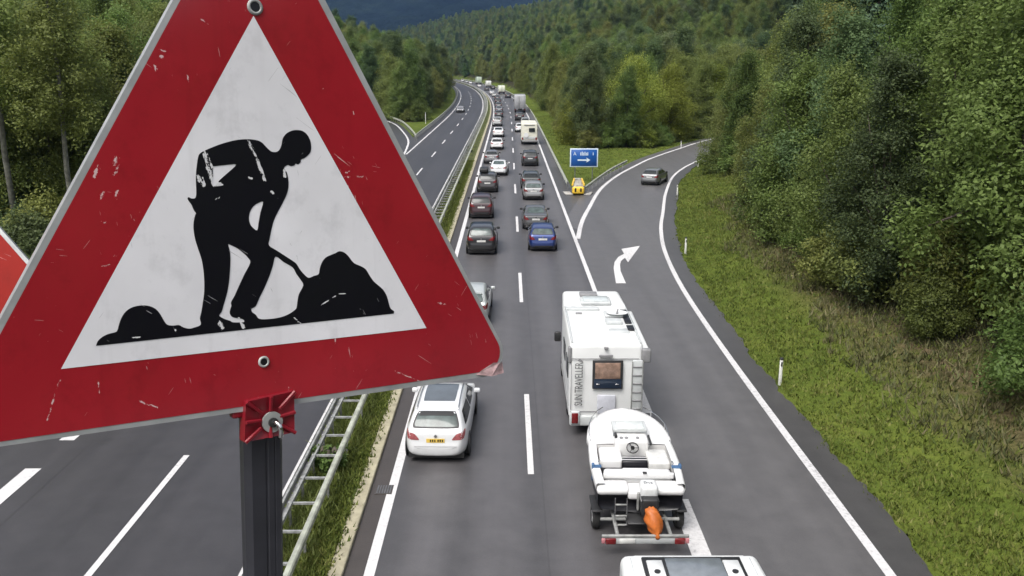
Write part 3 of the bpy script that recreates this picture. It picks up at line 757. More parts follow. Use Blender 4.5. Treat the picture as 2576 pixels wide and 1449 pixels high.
# median barrier: a box beam and a corrugated double beam joined by struts, like a ladder seen from above
mr = thing('median_guard_rail', 'ladder-like galvanised guard rail along the median', 'guard rail', (-4.95, 20, 0))
def rel(p): return Vector(p) - Vector((-4.95, 20, 0))
ds_m = [float(d) for d in np.arange(-20, 640, 6)]
b = MB(); b.grid([[rel(off(d, -1.52 + x, z)) for x, z in ((-.075, .64), (-.075, .76), (-.045, .79), (.045, .79), (.075, .76), (.075, .64))] for d in ds_m], True); b.build('beam', M['galv_pale'], mr)
for o_, zz, hw in ((-2.37, .74, .030), (-2.27, .60, .025), (-2.17, .70, .025)):
    b = MB(); b.grid([[rel(off(d, o_ + x, zz + z)) for x, z in ((-hw, -.05), (-hw, .05), (hw, .05), (hw, -.05))] for d in ds_m], True); b.build('rail', M['galv'], mr)
b = MB(); b.grid([[rel(off(d, -2.43, .46)), rel(off(d, -2.46, .55)), rel(off(d, -2.41, .62)), rel(off(d, -2.46, .70)), rel(off(d, -2.43, .78))] for d in ds_m]); b.build('corrugated_beam', M['galv'], mr)
sm = MB().box((0, 0, .70), (.68, .07, .05)).me('strut', M['galv']); pm = MB().box((0, 0, .36), (.055, .09, .74)).me('post', M['galv'])
far_b = MB()
d = 12.6; k = 0
while d < 420:
    c = rel(off(d, -1.90)); a = -href(d)
    if d < 75:
        ob('strut', sm, mr, c, (0, 0, a)); ob('post', pm, mr, c + Vector((-.33, 0, 0)))
        if k % 2 == 0: ob('post', pm, mr, c + Vector((.33, 0, 0)))
    else:
        far_b.box(c + Vector((0, 0, .70)), (.68, .07, .05)); far_b.box(c + Vector((-.33, 0, .36)), (.055, .09, .72))
    d += 1.33; k += 1
tag(far_b.build('far_struts', M['galv'], mr), kind='stuff')

def guard(name, label, path, side, z=.62, post_sp=2.0, indiv=60):
    """corrugated beam on posts"""
    P = [Vector((*p[:2], 0)) for p in path]; base = P[0].copy(); t_ = thing(name, label, 'guard rail', base)
    wbeam([p - base for p in P], z, side, 'beam', M['galv_pale'], t_)
    pm_ = MB().box((0, 0, .30), (.10, .06, .80)).me('post', M['galv']); fb = MB(); acc = 0; nxt = .3; n = 0
    for a, c in zip(P[:-1], P[1:]):
        L = (c - a).length
        while nxt <= acc + L and n < 400:
            q = a + (c - a) * ((nxt - acc) / L); tt = (c - a).normalized(); q2 = q - Vector((tt.y, -tt.x, 0)) * side * .07 - base
            if n < indiv: ob('post', pm_, t_, q2, (0, 0, math.atan2(tt.y, tt.x)))
            else: fb.box(q2 + Vector((0, 0, .32)), (.06, .1, .70))
            nxt += post_sp; n += 1
        acc += L
    if fb.v: tag(fb.build('far_posts', M['galv'], t_), kind='stuff')
    return t_
guard('guard_rail', 'guard rail running from the yellow crash cushion along the jammed lanes', [off(d, 8.48) for d in np.arange(78.5, 620, 4)], -1, .60, 2.0, 40)
rg = [G(*p, .75) for p in ((1472, 469), (1511.8, 440), (1543, 420), (1577, 403))]
guard('guard_rail', 'short guard rail from the crash cushion along the exit ramp', [Vector((*p, 0)) for p in catmull(rg, 5)], 1)
guard('guard_rail', 'guard rail along the outer edge of the oncoming lanes', [off(d, -10.9) for d in np.arange(132, 620, 4)], 1, .60, 2.0, 30)
mrail = poly_off([p for p in MERGE_R if p.y > 128], 1.2)
guard('guard_rail', 'guard rail following the bend of the merging ramp', mrail, -1, .6, 2, 30)

# drain grate in the gutter
gx0, gy0 = G(966, 1232)
dg = thing('drain_grate', 'dark iron drain grate in the gutter by the beige kerb', 'drain', (gx0, gy0, 0))
MB().box((0, 0, .010), (.46, .52, .012)).build('frame', M['gutter'], dg)
for q in range(6): MB().box((-.17 + .068 * q, 0, .022), (.035, .44, .012)).build('bar', M['postgrey'], dg)

# white delineator posts
def delineator(x, y, label, h=1.0):
    t_ = thing('delineator_post', label, 'post', (x, y, tz(x, y) if x > 9.3 or x < -15 else 0), 0, 'white delineator posts')
    rbox('body', (0, 0, h / 2 - .03), (.12, .10, h), M['whitepost'], t_, .03, 2, lambda c: (c.x * (1 if c.z < 0 else .92), c.y * (1 if c.z < 0 else .7), c.z))
    rbox('cap', (0, 0, h - .01), (.125, .105, .09), M['blackplastic'], t_, .03, 2)
    MB().box((0, -.052, h - .20), (.05, .006, .16)).build('reflector', M['black'], t_)
for px, py, lb in [(1962, 966, 'white delineator post with black cap, nearest one on the ramp verge'), (1724.5, 637, 'white delineator post on the grass level with the turn arrow'),
                   (1703.8, 490.5, 'white delineator post on grass inside the ramp bend beside grey car'), (1756, 420, 'white delineator post on the grass near the end of the ramp'),
                   (1713.6, 371, 'white delineator post on the outer side of the exit ramp bend')]:
    x, y = G(px, py); delineator(x, y, lb)
for d_, o_, lb in [(338, 13.2, 'tiny white post by the wood beside the grey lorry'), (520, 12.0, 'tiny white post far ahead above the white vans'), (168, -12.6, 'pale post in the grass wedge of the merging ramp')]:
    p = off(d_, o_); delineator(p.x, p.y, lb, 1.6 if d_ != 168 else 2.2)

# blue direction sign behind the cushion
sx, sy = 7.32, 84.6
bs = thing('direction_sign', 'blue road sign with pale border and white arrow pointing to the exit', 'road sign', (sx, sy, 0))
rbox('panel', (0, 0, 2.24), (2.72, .05, 1.80), M['signwhite'], bs, .02, 2)
rbox('blue_face', (0, -.032, 2.24), (2.50, .012, 1.60), M['signblue'], bs, .004, 1)
for s in (-1, 1): MB().tube([(s * .84, .06, -.2), (s * .84, .06, 3.0)], .045, 10).build('post', M['postgrey'], bs)
def text(name, s, size, mat, parent, loc, rot, align='CENTER', ext=.002, sx_=1.0):
    cu = bpy.data.curves.new(name, 'FONT'); cu.body = s; cu.size = size; cu.align_x = align; cu.align_y = 'CENTER'; cu.extrude = ext; cu.resolution_u = 3
    t_ = bpy.data.objects.new(name, cu); COL.objects.link(t_); bpy.context.view_layer.update()
    m = bpy.data.meshes.new_from_object(t_.evaluated_get(bpy.context.evaluated_depsgraph_get()))
    bpy.data.objects.remove(t_); m.materials.append(mat); o = ob(name, m, parent, loc, rot); o.scale = (sx_, 1, 1); return o
text('lettering', 'A', .46, M['signwhite'], bs, (-.90, -.044, 2.62), (R(90), 0, 0))
for q, hh in enumerate((.30, .36, .27, .34, .27, .30)):          # the word is too blurred to read: plain strokes of its size
    MB().box((-.32 + .135 * q, -.041, 2.60 + (hh - .27) / 2), (.085, .004, hh)).build('lettering', M['signwhite'], bs)
MB().box((.88, -.041, 2.62), (.07, .004, .28)).build('lettering', M['signwhite'], bs)
ar = [(-.62, -.07), (.28, -.07), (.22, -.24), (.62, 0), (.22, .24), (.28, .07), (-.62, .07)]
ob('arrow', mesh('arrow', [(x, -.046, 2.02 + z) for x, z in ar], [(0, 1, 5, 6), (1, 2, 3), (1, 3, 5), (3, 4, 5)], M['signwhite']), bs)

# yellow crash cushion at the nose of the gore
cx0, cy0 = 6.04, 74.9
cc = thing('crash_cushion', 'yellow crash cushion at the tip of the grass wedge', 'crash cushion', (cx0, cy0, 0), R(-4))
rbox('nose', (0, .28, .42), (1.06, .56, .62), M['yellow'], cc, .16, 4)
for s in (-.23, .23): rbox('opening', (s, -.005, .48), (.15, .05, .32), M['black'], cc, .02, 2)
for k in range(5):
    w = .92 - .07 * k; rbox('segment', (0, .95 + .74 * k, .46), (w, .60, .60), M['yellow'], cc, .06, 2)
    rbox('rib', (0, .58 + .74 * k, .48), (w + .12, .07, .74), M['galv'], cc, .015, 1)
for s in (-1, 1):
    MB().box((s * .42, 2.5, .86), (.13, 4.0, .16), Matrix.Rotation(R(s * 2.2), 3, 'Z')).build('side_rail', M['yellow'], cc)
    rbox('base_skirt', (s * .78, .9, .06), (.62, 1.5, .12), M['concrete'], cc, .03, 2, lambda c, s=s: (c.x + (.25 * s if c.y > 0 else 0), c.y, c.z))
rbox('backing_block', (0, 4.75, .45), (.8, .5, .9), M['galv'], cc, .04, 2)

# ------------------------------------------------------------------ cars
STYLE = {
 # top profile (y from the rear, z), belt height, roof half width factor, length, width, height
 'estate': dict(L=4.80, W=1.86, H=1.48, top=[(0, .50), (.02, .60), (.06, .68), (.09, .92), (.15, 1.00), (.30, 1.14), (.52, 1.33), (.66, 1.40), (1.2, 1.455), (2.0, 1.48), (2.7, 1.45), (3.0, 1.37), (3.75, .99), (3.95, .95), (4.45, .84), (4.70, .70), (4.80, .50)], belt=.94),
 'hatch': dict(L=4.25, W=1.78, H=1.47, top=[(0, .50), (.02, .60), (.06, .68), (.09, .92), (.14, .99), (.26, 1.12), (.48, 1.33), (.62, 1.40), (1.1, 1.455), (1.7, 1.47), (2.25, 1.44), (2.55, 1.36), (3.25, .99), (3.45, .95), (3.95, .84), (4.15, .70), (4.25, .50)], belt=.94),
 'sedan': dict(L=4.65, W=1.82, H=1.44, top=[(0, .50), (.02, .62), (.06, .72), (.08, .96), (.14, 1.02), (.55, 1.06), (.70, 1.07), (1.05, 1.22), (1.45, 1.37), (1.75, 1.42), (2.2, 1.44), (2.6, 1.40), (2.85, 1.34), (3.55, .98), (3.75, .94), (4.35, .82), (4.58, .68), (4.65, .50)], belt=.93),
 'suv': dict(L=4.50, W=1.84, H=1.68, top=[(0, .58), (.02, .68), (.05, .78), (.08, 1.04), (.12, 1.12), (.20, 1.24), (.36, 1.48), (.48, 1.58), (.9, 1.655), (1.6, 1.68), (2.4, 1.65), (2.7, 1.56), (3.35, 1.14), (3.5, 1.08), (4.15, .98), (4.42, .82), (4.50, .58)], belt=1.06)}

def car_body(st):
    S = STYLE[st]; L, Wd = S['L'], S['W'] / 2; tp = np.array(S['top']); belt0 = S['belt']
    ys = sorted(set([round(float(y), 3) for y in tp[:, 0]] + [round(L * q, 3) for q in (.18, .3, .42, .53, .68, .8)]))
    zt = np.interp(ys, tp[:, 0], tp[:, 1]); rows = []
    for y, z in zip(ys, zt):
        e = min(y, L - y); q = 1 - .25 * math.exp(-e / .13) - .07 * math.exp(-e / .55)       # rounded plan
        w = Wd * q; belt = min(belt0 + (.05 if y < L * .25 else 0), z - .015) if z < belt0 + .1 else belt0 + .03 * (1 - y / L)
        zb = .20 + .10 * math.exp(-e / .10) + (.04 if st == 'suv' else 0)
        green = max(0, min(1, (z - belt) / .32)); wr = Wd * (.72 if st != 'suv' else .76)
        w5 = w * .93; w6 = w5 + (min(wr, w * .86) - w5) * green; lift = z - belt
        rows.append([(0, zb), (w * .80, zb), (w * .97, zb + .10), (w, zb + .30 * (belt - zb) + .1), (w * .985, belt - .12 * (belt - zb)), (w * .955, belt), (w5, belt + .06 * lift), (w6 + (w5 - w6) * .22, belt + .80 * lift), (w6 * .93, belt + .955 * lift), (w6 * .55, z - .004), (0, z)])
    b = MB(); full = []
    for y, r_ in zip(ys, rows):
        full.append([Vector((x, y, z)) for x, z in r_] + [Vector((-x, y, z)) for x, z in r_[-2:0:-1]])
    b.grid(full, True); n = len(full[0]); k = len(full) - 1
    b.f.append(tuple(range(n))[::-1]); b.f.append(tuple(k * n + i for i in range(n)))
    me = mesh('body_cage', b.v, b.f); o = bpy.data.objects.new('tmp', me); COL.objects.link(o)
    md = o.modifiers.new('s', 'SUBSURF'); md.levels = 1; md.render_levels = 1
    dg_ = bpy.context.evaluated_depsgraph_get(); m2 = bpy.data.meshes.new_from_object(o.evaluated_get(dg_)); bpy.data.objects.remove(o)
    m2.name = 'body'; m2.shade_smooth(); bvh = BVHTree.FromPolygons([v.co for v in m2.vertices], [p.vertices for p in m2.polygons])
    return m2, bvh
BODY = {k: car_body(k) for k in STYLE}

def patch(bvh, quad, dirv, n=6, m=6, lift=.006, round_=0.0):
    """panel lying on the body: bilinear quad of aim points shot along dirv"""
    a, b_, c, d = [Vector(q) for q in quad]; dv = Vector(dirv).normalized(); rows = []
    for i in range(n + 1):
        u = i / n; row = []
        for j in range(m + 1):
            v = j / m
            if round_:                                     # soften the corners
                uu, vv = 2 * u - 1, 2 * v - 1
                uu2 = uu * (1 - round_ * vv ** 4); vv2 = vv * (1 - round_ * uu ** 4); u_, v_ = (uu2 + 1) / 2, (vv2 + 1) / 2
            else: u_, v_ = u, v
            p = (a * (1 - u_) + b_ * u_) * (1 - v_) + (d * (1 - u_) + c * u_) * v_
            h, nr, _, _ = bvh.ray_cast(p - dv * 4, dv)
            if h is None: h, nr = bvh.find_nearest(p)[:2]
            if nr.dot(dv) > 0: nr = -nr
            row.append(h + nr * lift)
        rows.append(row)
    b = MB(); b.grid(rows); return b

def wheel_mesh(r, w):
    t = MB(); rows = []
    for q, rr in ((-w / 2, r * .66), (-w / 2, r * .93), (-w * .36, r), (w * .36, r), (w / 2, r * .93), (w / 2, r * .66)):
        rows.append([(q, rr * math.cos(2 * math.pi * k / 24), rr * math.sin(2 * math.pi * k / 24)) for k in range(24)])
    t.grid([[Vector(p) for p in r_] for r_ in rows], True); tm = t.me('tyre', M['tyre'], True)
    rm = MB().cyl((0, 0, 0), r * .66, w * .86, 'x', 20)
    for k in range(5):
        a = 2 * math.pi * k / 5; rm.box((0, math.cos(a) * r * .34, math.sin(a) * r * .34), (w * .96, r * .12, r * .58), Matrix.Rotation(a - math.pi / 2, 3, 'X'))
    return tm, rm.me('rim', M['rim'])
WH = {k: wheel_mesh(r, w) for k, (r, w) in dict(car=(.325, .22), suv=(.36, .24), truck=(.50, .30), trailer=(.31, .19)).items()}
def wheel(parent, x, y, z, kind='car'):
    e = ob('wheel', WH[kind][0], parent, (x, y, z)); ob('rim', WH[kind][1], e); return e

def glass_for(tint): return M['glass'] if tint == 'd' else M['glass_green_sheen']

PMESH = {}
def part(parent, key, name, mat, maker, smooth=True):
    """panel meshes are made once per body style and shared"""
    if key not in PMESH: PMESH[key] = maker().me(name, mat, smooth)
    o = ob(name, PMESH[key], parent)
    if PMESH[key].materials[0] is not mat: o.material_slots[0].link = 'OBJECT'; o.material_slots[0].material = mat
    return o

def car(label, x, d, rz, st, col, metal=0, tint='d', plate='plate', front=False, detail=2, name='car', cat='car', lower=None, group='cars in the traffic jam'):
    S = STYLE[st]; L, Wd = S['L'], S['W'] / 2; me, bvh = BODY[st]; t = thing(name, label, cat, (x, d, 0), rz, group)
    bo = ob('body', me.copy(), t); bo.data.materials.clear(); bo.data.materials.append(paint(col, metal))
    be = S['belt']; tp = S['top']; suv = st == 'suv'; H = S['H']
    g = glass_for(tint)
    # rear window, side windows, windscreen
    z0, z1 = (be + .13, H - .135)
    if st != 'sedan': part(t, (st, 'ws2'), 'window_seal', M['blackplastic'], lambda: patch(bvh, [(-.70, 0, z0 - .035), (.70, 0, z0 - .035), (.56, 0, z1 + .04), (-.56, 0, z1 + .04)], (0, 1, 0), 10, 8, .003, .07))
    if st == 'sedan': part(t, (st, 'rw'), 'rear_window', g, lambda: patch(bvh, [(-.60, 0, 1.10), (.60, 0, 1.10), (.50, 0, 1.375), (-.50, 0, 1.375)], (0, 1, 0), 10, 8, .006, .08))
    else: part(t, (st, 'rw'), 'rear_window', g, lambda: patch(bvh, [(-.64, 0, z0), (.64, 0, z0), (.53, 0, z1 + .01), (-.53, 0, z1 + .01)], (0, 1, 0), 10, 8, .006, .07))
    for s in (-1, 1):
        yb = 1.15 if st == 'sedan' else .50
        for q, (ya, yc) in enumerate(((yb, L * .40), (L * .41, L * .60), (L * .61, L * .74))):
            ta = ya + (.32 if q == 0 else .03); tb = yc - (.02 if q < 2 else .42)
            if q == 2 and tb <= ta: tb = ta + .05
            part(t, (st, 'sw', s, q), 'side_window', M['glass'], lambda: patch(bvh, [(s * .5, ya, be + .085), (s * .5, yc, be + .06), (s * .5, tb, H - .17 - (.06 if q == 2 else 0)), (s * .5, ta, H - .16)], (-s, 0, 0), 8, 5, .006, .04))
        # tail lamps wrap round the corner
        zl = be - (.20 if not suv else .16)
        part(t, (st, 'tl', s), 'tail_light', M['redlamp_dull'] if col[0] > .5 else M['redlamp'], lambda: patch(bvh, [(s * .46, 0, zl - .01), (s * .86, 0, zl + .02), (s * .94, .1, zl + .27), (s * .62, 0, zl + .17)], (-s * .35, 1, 0), 6, 5, .008, .1))
        part(t, (st, 'hl', s), 'headlight', M['clearlamp'], lambda: patch(bvh, [(s * .42, L, .58), (s * .84, L, .64), (s * .82, L, .78), (s * .50, L, .72)], (-s * .3, -1, 0), 5, 4, .008, .1))
        rbox('mirror', (s * (Wd + .06), L * .685, be + .07), (.20, .13, .15), paint(col, metal) if detail > 1 and col[0] > .3 else M['blackplastic'], t, .05, 3)
        r_, kd = (.36, 'suv') if suv else (.325, 'car')
        for yy in (.82, L - .86):
            wheel(t, s * (Wd - .105), yy, r_, kd)
            if ('arch', kd) not in PMESH: PMESH[('arch', kd)] = MB().cyl((0, 0, 0), r_ * 1.13, .03, 'x', 24).me('wheel_arch', M['blackplastic'])
            ob('wheel_arch', PMESH[('arch', kd)], t, (s * (Wd - .014), yy, r_))
    part(t, (st, 'ws'), 'windscreen', M['glass'], lambda: patch(bvh, [(-.66, L, be + .12), (.66, L, be + .12), (.52, L, H - .12), (-.52, L, H - .12)], (0, -1, -.25), 8, 8, .006, .05))
    pz = be - .16 if not suv else be - .19
    if st in ('estate',): pz = be - .21
    hit = bvh.ray_cast(Vector((0, -2, pz)), Vector((0, 1, 0)))[0]
    hx = .26
    part(t, (st, 'pl'), 'number_plate', M[plate], lambda: MB().box((0, hit.y - .015, pz), (hx * 2, .02, .115)), False)
    part(t, (st, 'bp'), 'lower_bumper', M['blackplastic'], lambda: patch(bvh, [(-.70, 0, .26), (.70, 0, .26), (.72, 0, .40 if not suv else .52), (-.72, 0, .40 if not suv else .52)], (0, 1, 0), 10, 3, .008, .05)) if not (col[0] > .5 and st == 'estate') else None
    part(t, (st, 'fg'), 'grille', M['blackplastic'], lambda: patch(bvh, [(-.50, L, .32), (.50, L, .32), (.40, L, .60), (-.40, L, .60)], (0, -1, 0), 8, 4, .008, .06))
    part(t, (st, 'ub'), 'underbody', M['blackplastic'], lambda: MB().box((0, L / 2, .24), (Wd * 1.7, L * .93, .18)), False)
    if detail > 1:
        part(t, (st, 'em'), 'emblem', M['chrome'], lambda: MB().cyl((0, hit.y - .02 + (.02 if not suv else .02), pz + .13), .045, .02, 'y', 14), False)
    return t

WHITE, SILVER, GREY, DARK, BLACK, BLUE = (.66, .67, .68), (.42, .43, .43), (.16, .165, .175), (.045, .047, .05), (.012, .012, .014), (.012, .035, .16)

# -- inner lane, from the camera outwards
c1 = car('white estate car with glass roof and yellow number plate straddling the edge line', -2.08, 22.75, R(-1.5), 'estate', WHITE, 0, 'g', 'plate_yellow', detail=3)
_, bv = BODY['estate']
part(c1, 'sun1', 'glass_roof', plain('roof_glass', (.10, .115, .13), .12, 0, .1, 2, .6), lambda: patch(bv, [(-.47, 1.25, 2), (.47, 1.25, 2), (.49, 2.72, 2), (-.49, 2.72, 2)], (0, 0, -1), 10, 14, .006, .03))
part(c1, 'spoil', 'roof_spoiler', M['blackplastic'], lambda: patch(bv, [(-.50, .50, 2), (.50, .50, 2), (.48, .62, 2), (-.48, .62, 2)], (0, 0, -1), 8, 2, .012))
part(c1, 'shutl', 'tailgate_seam', M['greyplastic'], lambda: patch(bv, [(-.60, 0, .555), (.60, 0, .555), (.60, 0, .565), (-.60, 0, .565)], (0, 1, 0), 10, 1, .009))
py_ = bv.ray_cast(Vector((0, -2, .73)), Vector((0, 1, 0)))[0].y - .027
for q in range(6): MB().box((-.14 + .062 * q + (.03 if q > 2 else 0), py_, .73), (.036, .003, .066)).build('plate_lettering', M['black'], c1)
for s in (-1, 1):
    MB().tube([bv.ray_cast(Vector((s * .60, y, 3)), Vector((0, 0, -1)))[0] + Vector((0, 0, .035)) for y in np.linspace(.75, 2.9, 10)], .016, 6).build('roof_rail', M['chrome'], c1, True)
# things seen through / lying behind the rear window
MB().box((.28, .62, 1.05), (.42, .22, .12)).build('parcel_shelf_bag', M['greywhite'], c1)
car('silver car half hidden behind the edge of the roadworks sign', -1.72, 36.2, R(-1), 'hatch', (.50, .53, .52), .2, 'g', detail=2)
car('black off-roader just ahead of the silver car in the inner lane', -1.62, 50.6, R(0), 'suv', BLACK, 0, 'g')
car('dark maroon hatchback following the car with the roof box', -2.0, 63.1, R(1), 'suv', (.035, .012, .016), 0)
c5 = car('dark grey car carrying a black roof box', -1.86, 76.4, R(0), 'suv', (.055, .052, .055), .3)
rbx = rbox('roof_box', (-1.86 - .32, 76.4 + 1.55, 1.89), (.78, 1.7, .36), M['blackplastic'], None, .12, 4); tag(rbx, 'black roof box on top of the dark grey car in the inner lane', 'roof box')
car('white saloon beside the dark car with the roof box, leaning towards the dashed line', -1.02, 88.4, R(-2), 'sedan', WHITE, 0, 'g')
car('grey hatchback directly ahead of the white saloon, close to the median', -1.9, 99.2, R(1), 'hatch', (.17, .17, .18), .3)
L_ = [('white hatchback two cars ahead of the white saloon in the inner lane', 116, -1.52, 'hatch', (.66, .66, .66)), ('white saloon three cars ahead of the leaning white saloon', 136.2, -1.55, 'sedan', (.7, .7, .7)),
      ('silver car far up the inner lane level with the cream motorhome bonnet', 160, -2.05, 'suv', SILVER), ('dark grey car in the inner lane beside the dark car behind the lorry', 186.5, -2.0, 'estate', DARK),
      ('mid grey car in the inner lane level with the rear of the grey lorry', 205, -2.15, 'sedan', GREY), ('grey estate car in the inner lane level with the grey lorry cab', 226, -2.5, 'estate', (.10, .105, .11)),
      ('black car in the inner lane just ahead of the grey lorry', 246, -2.85, 'suv', BLACK), ('dark grey car in the inner lane below the tiny white car in the curve', 276, -3.4, 'hatch', DARK)]
for lb, d_, x_, st, col in L_: car(lb, x_, d_, -href(d_ + 2), st, col, .2 if col[0] < .5 else 0, 'd', detail=1)
def lane(d, o): p = off(d, o); return p.x, p.y, -href(d)
for lb, d_, o_, st, col in [('white car entering the far curve in the inner lane', 326, 1.75, 'sedan', WHITE), ('silver car in the far curve right behind the tiny white car', 304, 1.75, 'hatch', SILVER), ('white car in the far curve below the pale green lorry', 428, 1.8, 'estate', WHITE), ('dark car in the far curve of the inner lane', 372, 1.8, 'hatch', DARK),
                            ('white car left of the pale green lorry', 492, 1.8, 'hatch', WHITE), ('farthest white car of the queue at the end of the curve', 548, 1.8, 'suv', WHITE), ('pale car between the two farthest white cars', 520, 1.8, 'sedan', SILVER)]:
    x, y, a = lane(d_, o_); car(lb, x, y, a, st, col, 0, 'd', detail=1)
# -- outer lane
car('bright blue hatchback, last car of the outer lane queue', 2.08, 51.6, R(-1), 'hatch', BLUE, .35, 'g')
car('dark grey saloon just ahead of the blue car', 1.88, 58.6, R(0), 'sedan', (.075, .076, .078), .3, 'g')
car('silver grey hatchback level with the yellow crash cushion', 2.1, 72.0, R(0), 'hatch', (.26, .265, .27), .3, 'g')
car('dark green-grey car partly hidden by the silver grey hatchback in the outer lane', 2.06, 78.6, R(0), 'estate', (.035, .042, .042), .3)
car('black off-roader alone behind the cream motorhome', 2.42, 96.8, R(0), 'suv', (.022, .024, .026))
car('white car squeezed to the inner side of the cream motorhome', 2.0, 146, R(0), 'hatch', WHITE, 0, 'd', detail=1)
car('silver car peeping over the cream motorhome roof', 3.1, 161, R(0), 'hatch', SILVER, .2, 'd', detail=1)
car('black car close behind the grey lorry', 2.25, 176, R(0), 'suv', BLACK, 0, 'd', detail=1)
x, y, a = lane(292, 5.9); car('dark car ahead of the grey lorry on the outer side', x, y, a, 'suv', DARK, 0, 'd', detail=1)
x, y, a = lane(392, 5.7); car('dark car between the two far white box vans', x, y, a, 'suv', DARK, 0, 'd', detail=1)
# -- oncoming and exit ramp
x, y = G(1157, 283); car('grey car with dark windscreen, alone on the oncoming lanes', x, y + 4.6, R(180) - href(210), 'sedan', (.20, .20, .21), 0, 'd', detail=1, group='moving cars')
x, y = G(1640, 467); car('grey hatchback driving up the exit ramp', x - .3, y, R(-24), 'hatch', (.14, .145, .15), .3, 'd', group='moving cars')

# ------------------------------------------------------------------ lorries and box vans
def lorry(label, x, d, rz, col, L=12.5, H=3.95, Wd=2.55, cabcol=(.5, .5, .5), name='lorry', cat='lorry'):
    t = thing(name, label, cat, (x, d, 0), rz); z0 = .95
    bm = plain('lorry_box', col, .5, 0, .08, .8)
    rbox('cargo_box', (0, L * .40, (H + z0) / 2), (Wd, L * .80, H - z0), bm, t, .05, 2)
    rbox('rear_frame', (0, -.03, (H + z0) / 2), (Wd - .02, .06, H - z0 - .02), M['greywhite'], t, .01, 1)
    for s in (-1, 1):
        rbox('rear_door', (s * Wd * .245, -.075, (H + z0) / 2), (Wd * .475, .04, H - z0 - .16), bm, t, .01, 1)
        MB().tube([(s * .18, -.12, z0 + .15), (s * .18, -.12, H - .15)], .018, 6).build('door_bar', M['galv'], t)
        rbox('tail_light', (s * (Wd / 2 - .22), -.04, .72), (.38, .06, .14), M['redlamp'], t, .02, 1)
        rbox('mirror', (s * (Wd / 2 + .16), L * .975, 2.4), (.14, .12, .6), M['blackplastic'], t, .04, 2)
        for yy in (L * .12, L * .21, L * .58, L * .93): wheel(t, s * (Wd / 2 - .17), yy, .5, 'truck')
    rbox('bumper', (0, .08, .55), (Wd - .15, .12, .16), M['blackplastic'], t, .02, 1)
    rbox('chassis', (0, L * .45, .72), (1.0, L * .88, .34), M['blackplastic'], t, .02, 1)
    rbox('cab', (0, L * .925, 1.85), (2.45, L * .15, 2.5), plain('cab', cabcol, .4), t, .12, 3)
    return t
lorry('grey box lorry standing in the outer lane', 2.72, 204.5, R(0), (.30, .305, .32), 12.5, 3.95)
x, y, a = lane(480, 5.6); lorry('pale green lorry where the queue bends out of sight', x, y, a, (.42, .50, .40), 12, 3.95)
x, y, a = lane(328, 5.5); lorry('white box van with cab-high body far up the outer lane', x, y, a, (.68, .70, .58), 6.4, 3.1, 2.2, (.6, .6, .6), 'box_van', 'van')
x, y, a = lane(418, 5.6); lorry('small white box van just below the pale green lorry', x, y, a, (.66, .67, .64), 6.2, 3.0, 2.2, (.6, .6, .6), 'box_van', 'van')

# ------------------------------------------------------------------ motorhomes
def motorhome_shell(t, L, Wd, H, white, z0=.55, nose='alcove'):
    def f(c):                                              # rear face leans in a little towards the roof
        return (c.x * (1.0 if c.z < 0 else .985), c.y + (.10 if c.z > 0 and c.y < 0 else 0), c.z)
    rbox('body', (0, L * .37, (H + z0) / 2), (Wd, L * .74, H - z0), white, t, .13, 4, f)
    if nose == 'alcove':
        rbox('alcove', (0, L * .835, H - .36), (Wd - .04, L * .33, .86), white, t, .14, 4, lambda c: (c.x * (1 if c.y < 0 else .94), c.y, c.z + (.16 if c.z < 0 and c.y > 0 else 0)))
    rbox('cab', (0, L * .84, 1.12), (1.96, L * .32, 1.36), white, t, .18, 4, lambda c: (c.x, c.y - (.5 if c.z > 0 and c.y > 0 else 0), c.z))
    rbox('underbody', (0, L * .45, .42), (Wd - .30, L * .84, .34), M['blackplastic'], t, .03, 1)
    for s in (-1, 1):
        for yy in (L * .28, L * .86): wheel(t, s * (Wd / 2 - .16), yy, .36, 'suv')
        rbox('mirror', (s * 1.24, L * .80, 1.62), (.24, .14, .36), M['blackplastic'], t, .05, 2)
        MB().box((s * .82, L * .93, 1.42), (.02, .5, .42)).build('cab_window', M['glass'], t)

mh = thing('motorhome', 'white alcove motorhome towing the boat trailer', 'motorhome', (2.95, 24.75, 0), R(-.6))
L, Wd, H = 6.2, 2.24, 2.93
motorhome_shell(mh, L, Wd, H, M['caravan_white'])
rbox('rear_skirt', (0, .03, .50), (Wd - .06, .16, .34), M['greywhite'], mh, .06, 3)
# rear wall fittings
rbox('window_frame', (.04, -.018, 2.0), (.92, .05, .90), M['blackplastic'], mh, .022, 3, lambda c: (c.x, c.y + c.z * .045, c.z))
bl = plain('blind', (.25, .165, .125), .3, 0, .5, 5); rbox('window_blind', (.04, -.040, 2.125), (.76, .02, .50), bl, mh, .008, 2, lambda c: (c.x, c.y + c.z * .045, c.z))
rbox('window_pane', (.04, -.048, 1.72), (.84, .02, .30), plain('blue_black_glass', (.02, .03, .05), .1), mh, .008, 2, lambda c: (c.x, c.y + c.z * .045, c.z))
for s in (-1, 1): rbox('window_catch', (.04 + s * .29, -.066, 1.70), (.11, .02, .04), M['chrome'], mh, .01, 2)
rbox('brake_light', (-.02, .008, 2.58), (.42, .05, .09), M['greyplastic'], mh, .03, 3)
rbox('reversing_camera', (-.02, .04, 2.82), (.12, .10, .08), M['greyplastic'], mh, .02, 2)
for s in (-1, 1):
    rbox('rear_lamp_panel', (s * .92, -.055, .62), (.28, .09, .42), M['greywhite'], mh, .03, 2)
    rbox('tail_light', (s * .93, -.11, .62), (.20, .05, .34), M['redlamp'], mh, .03, 2)
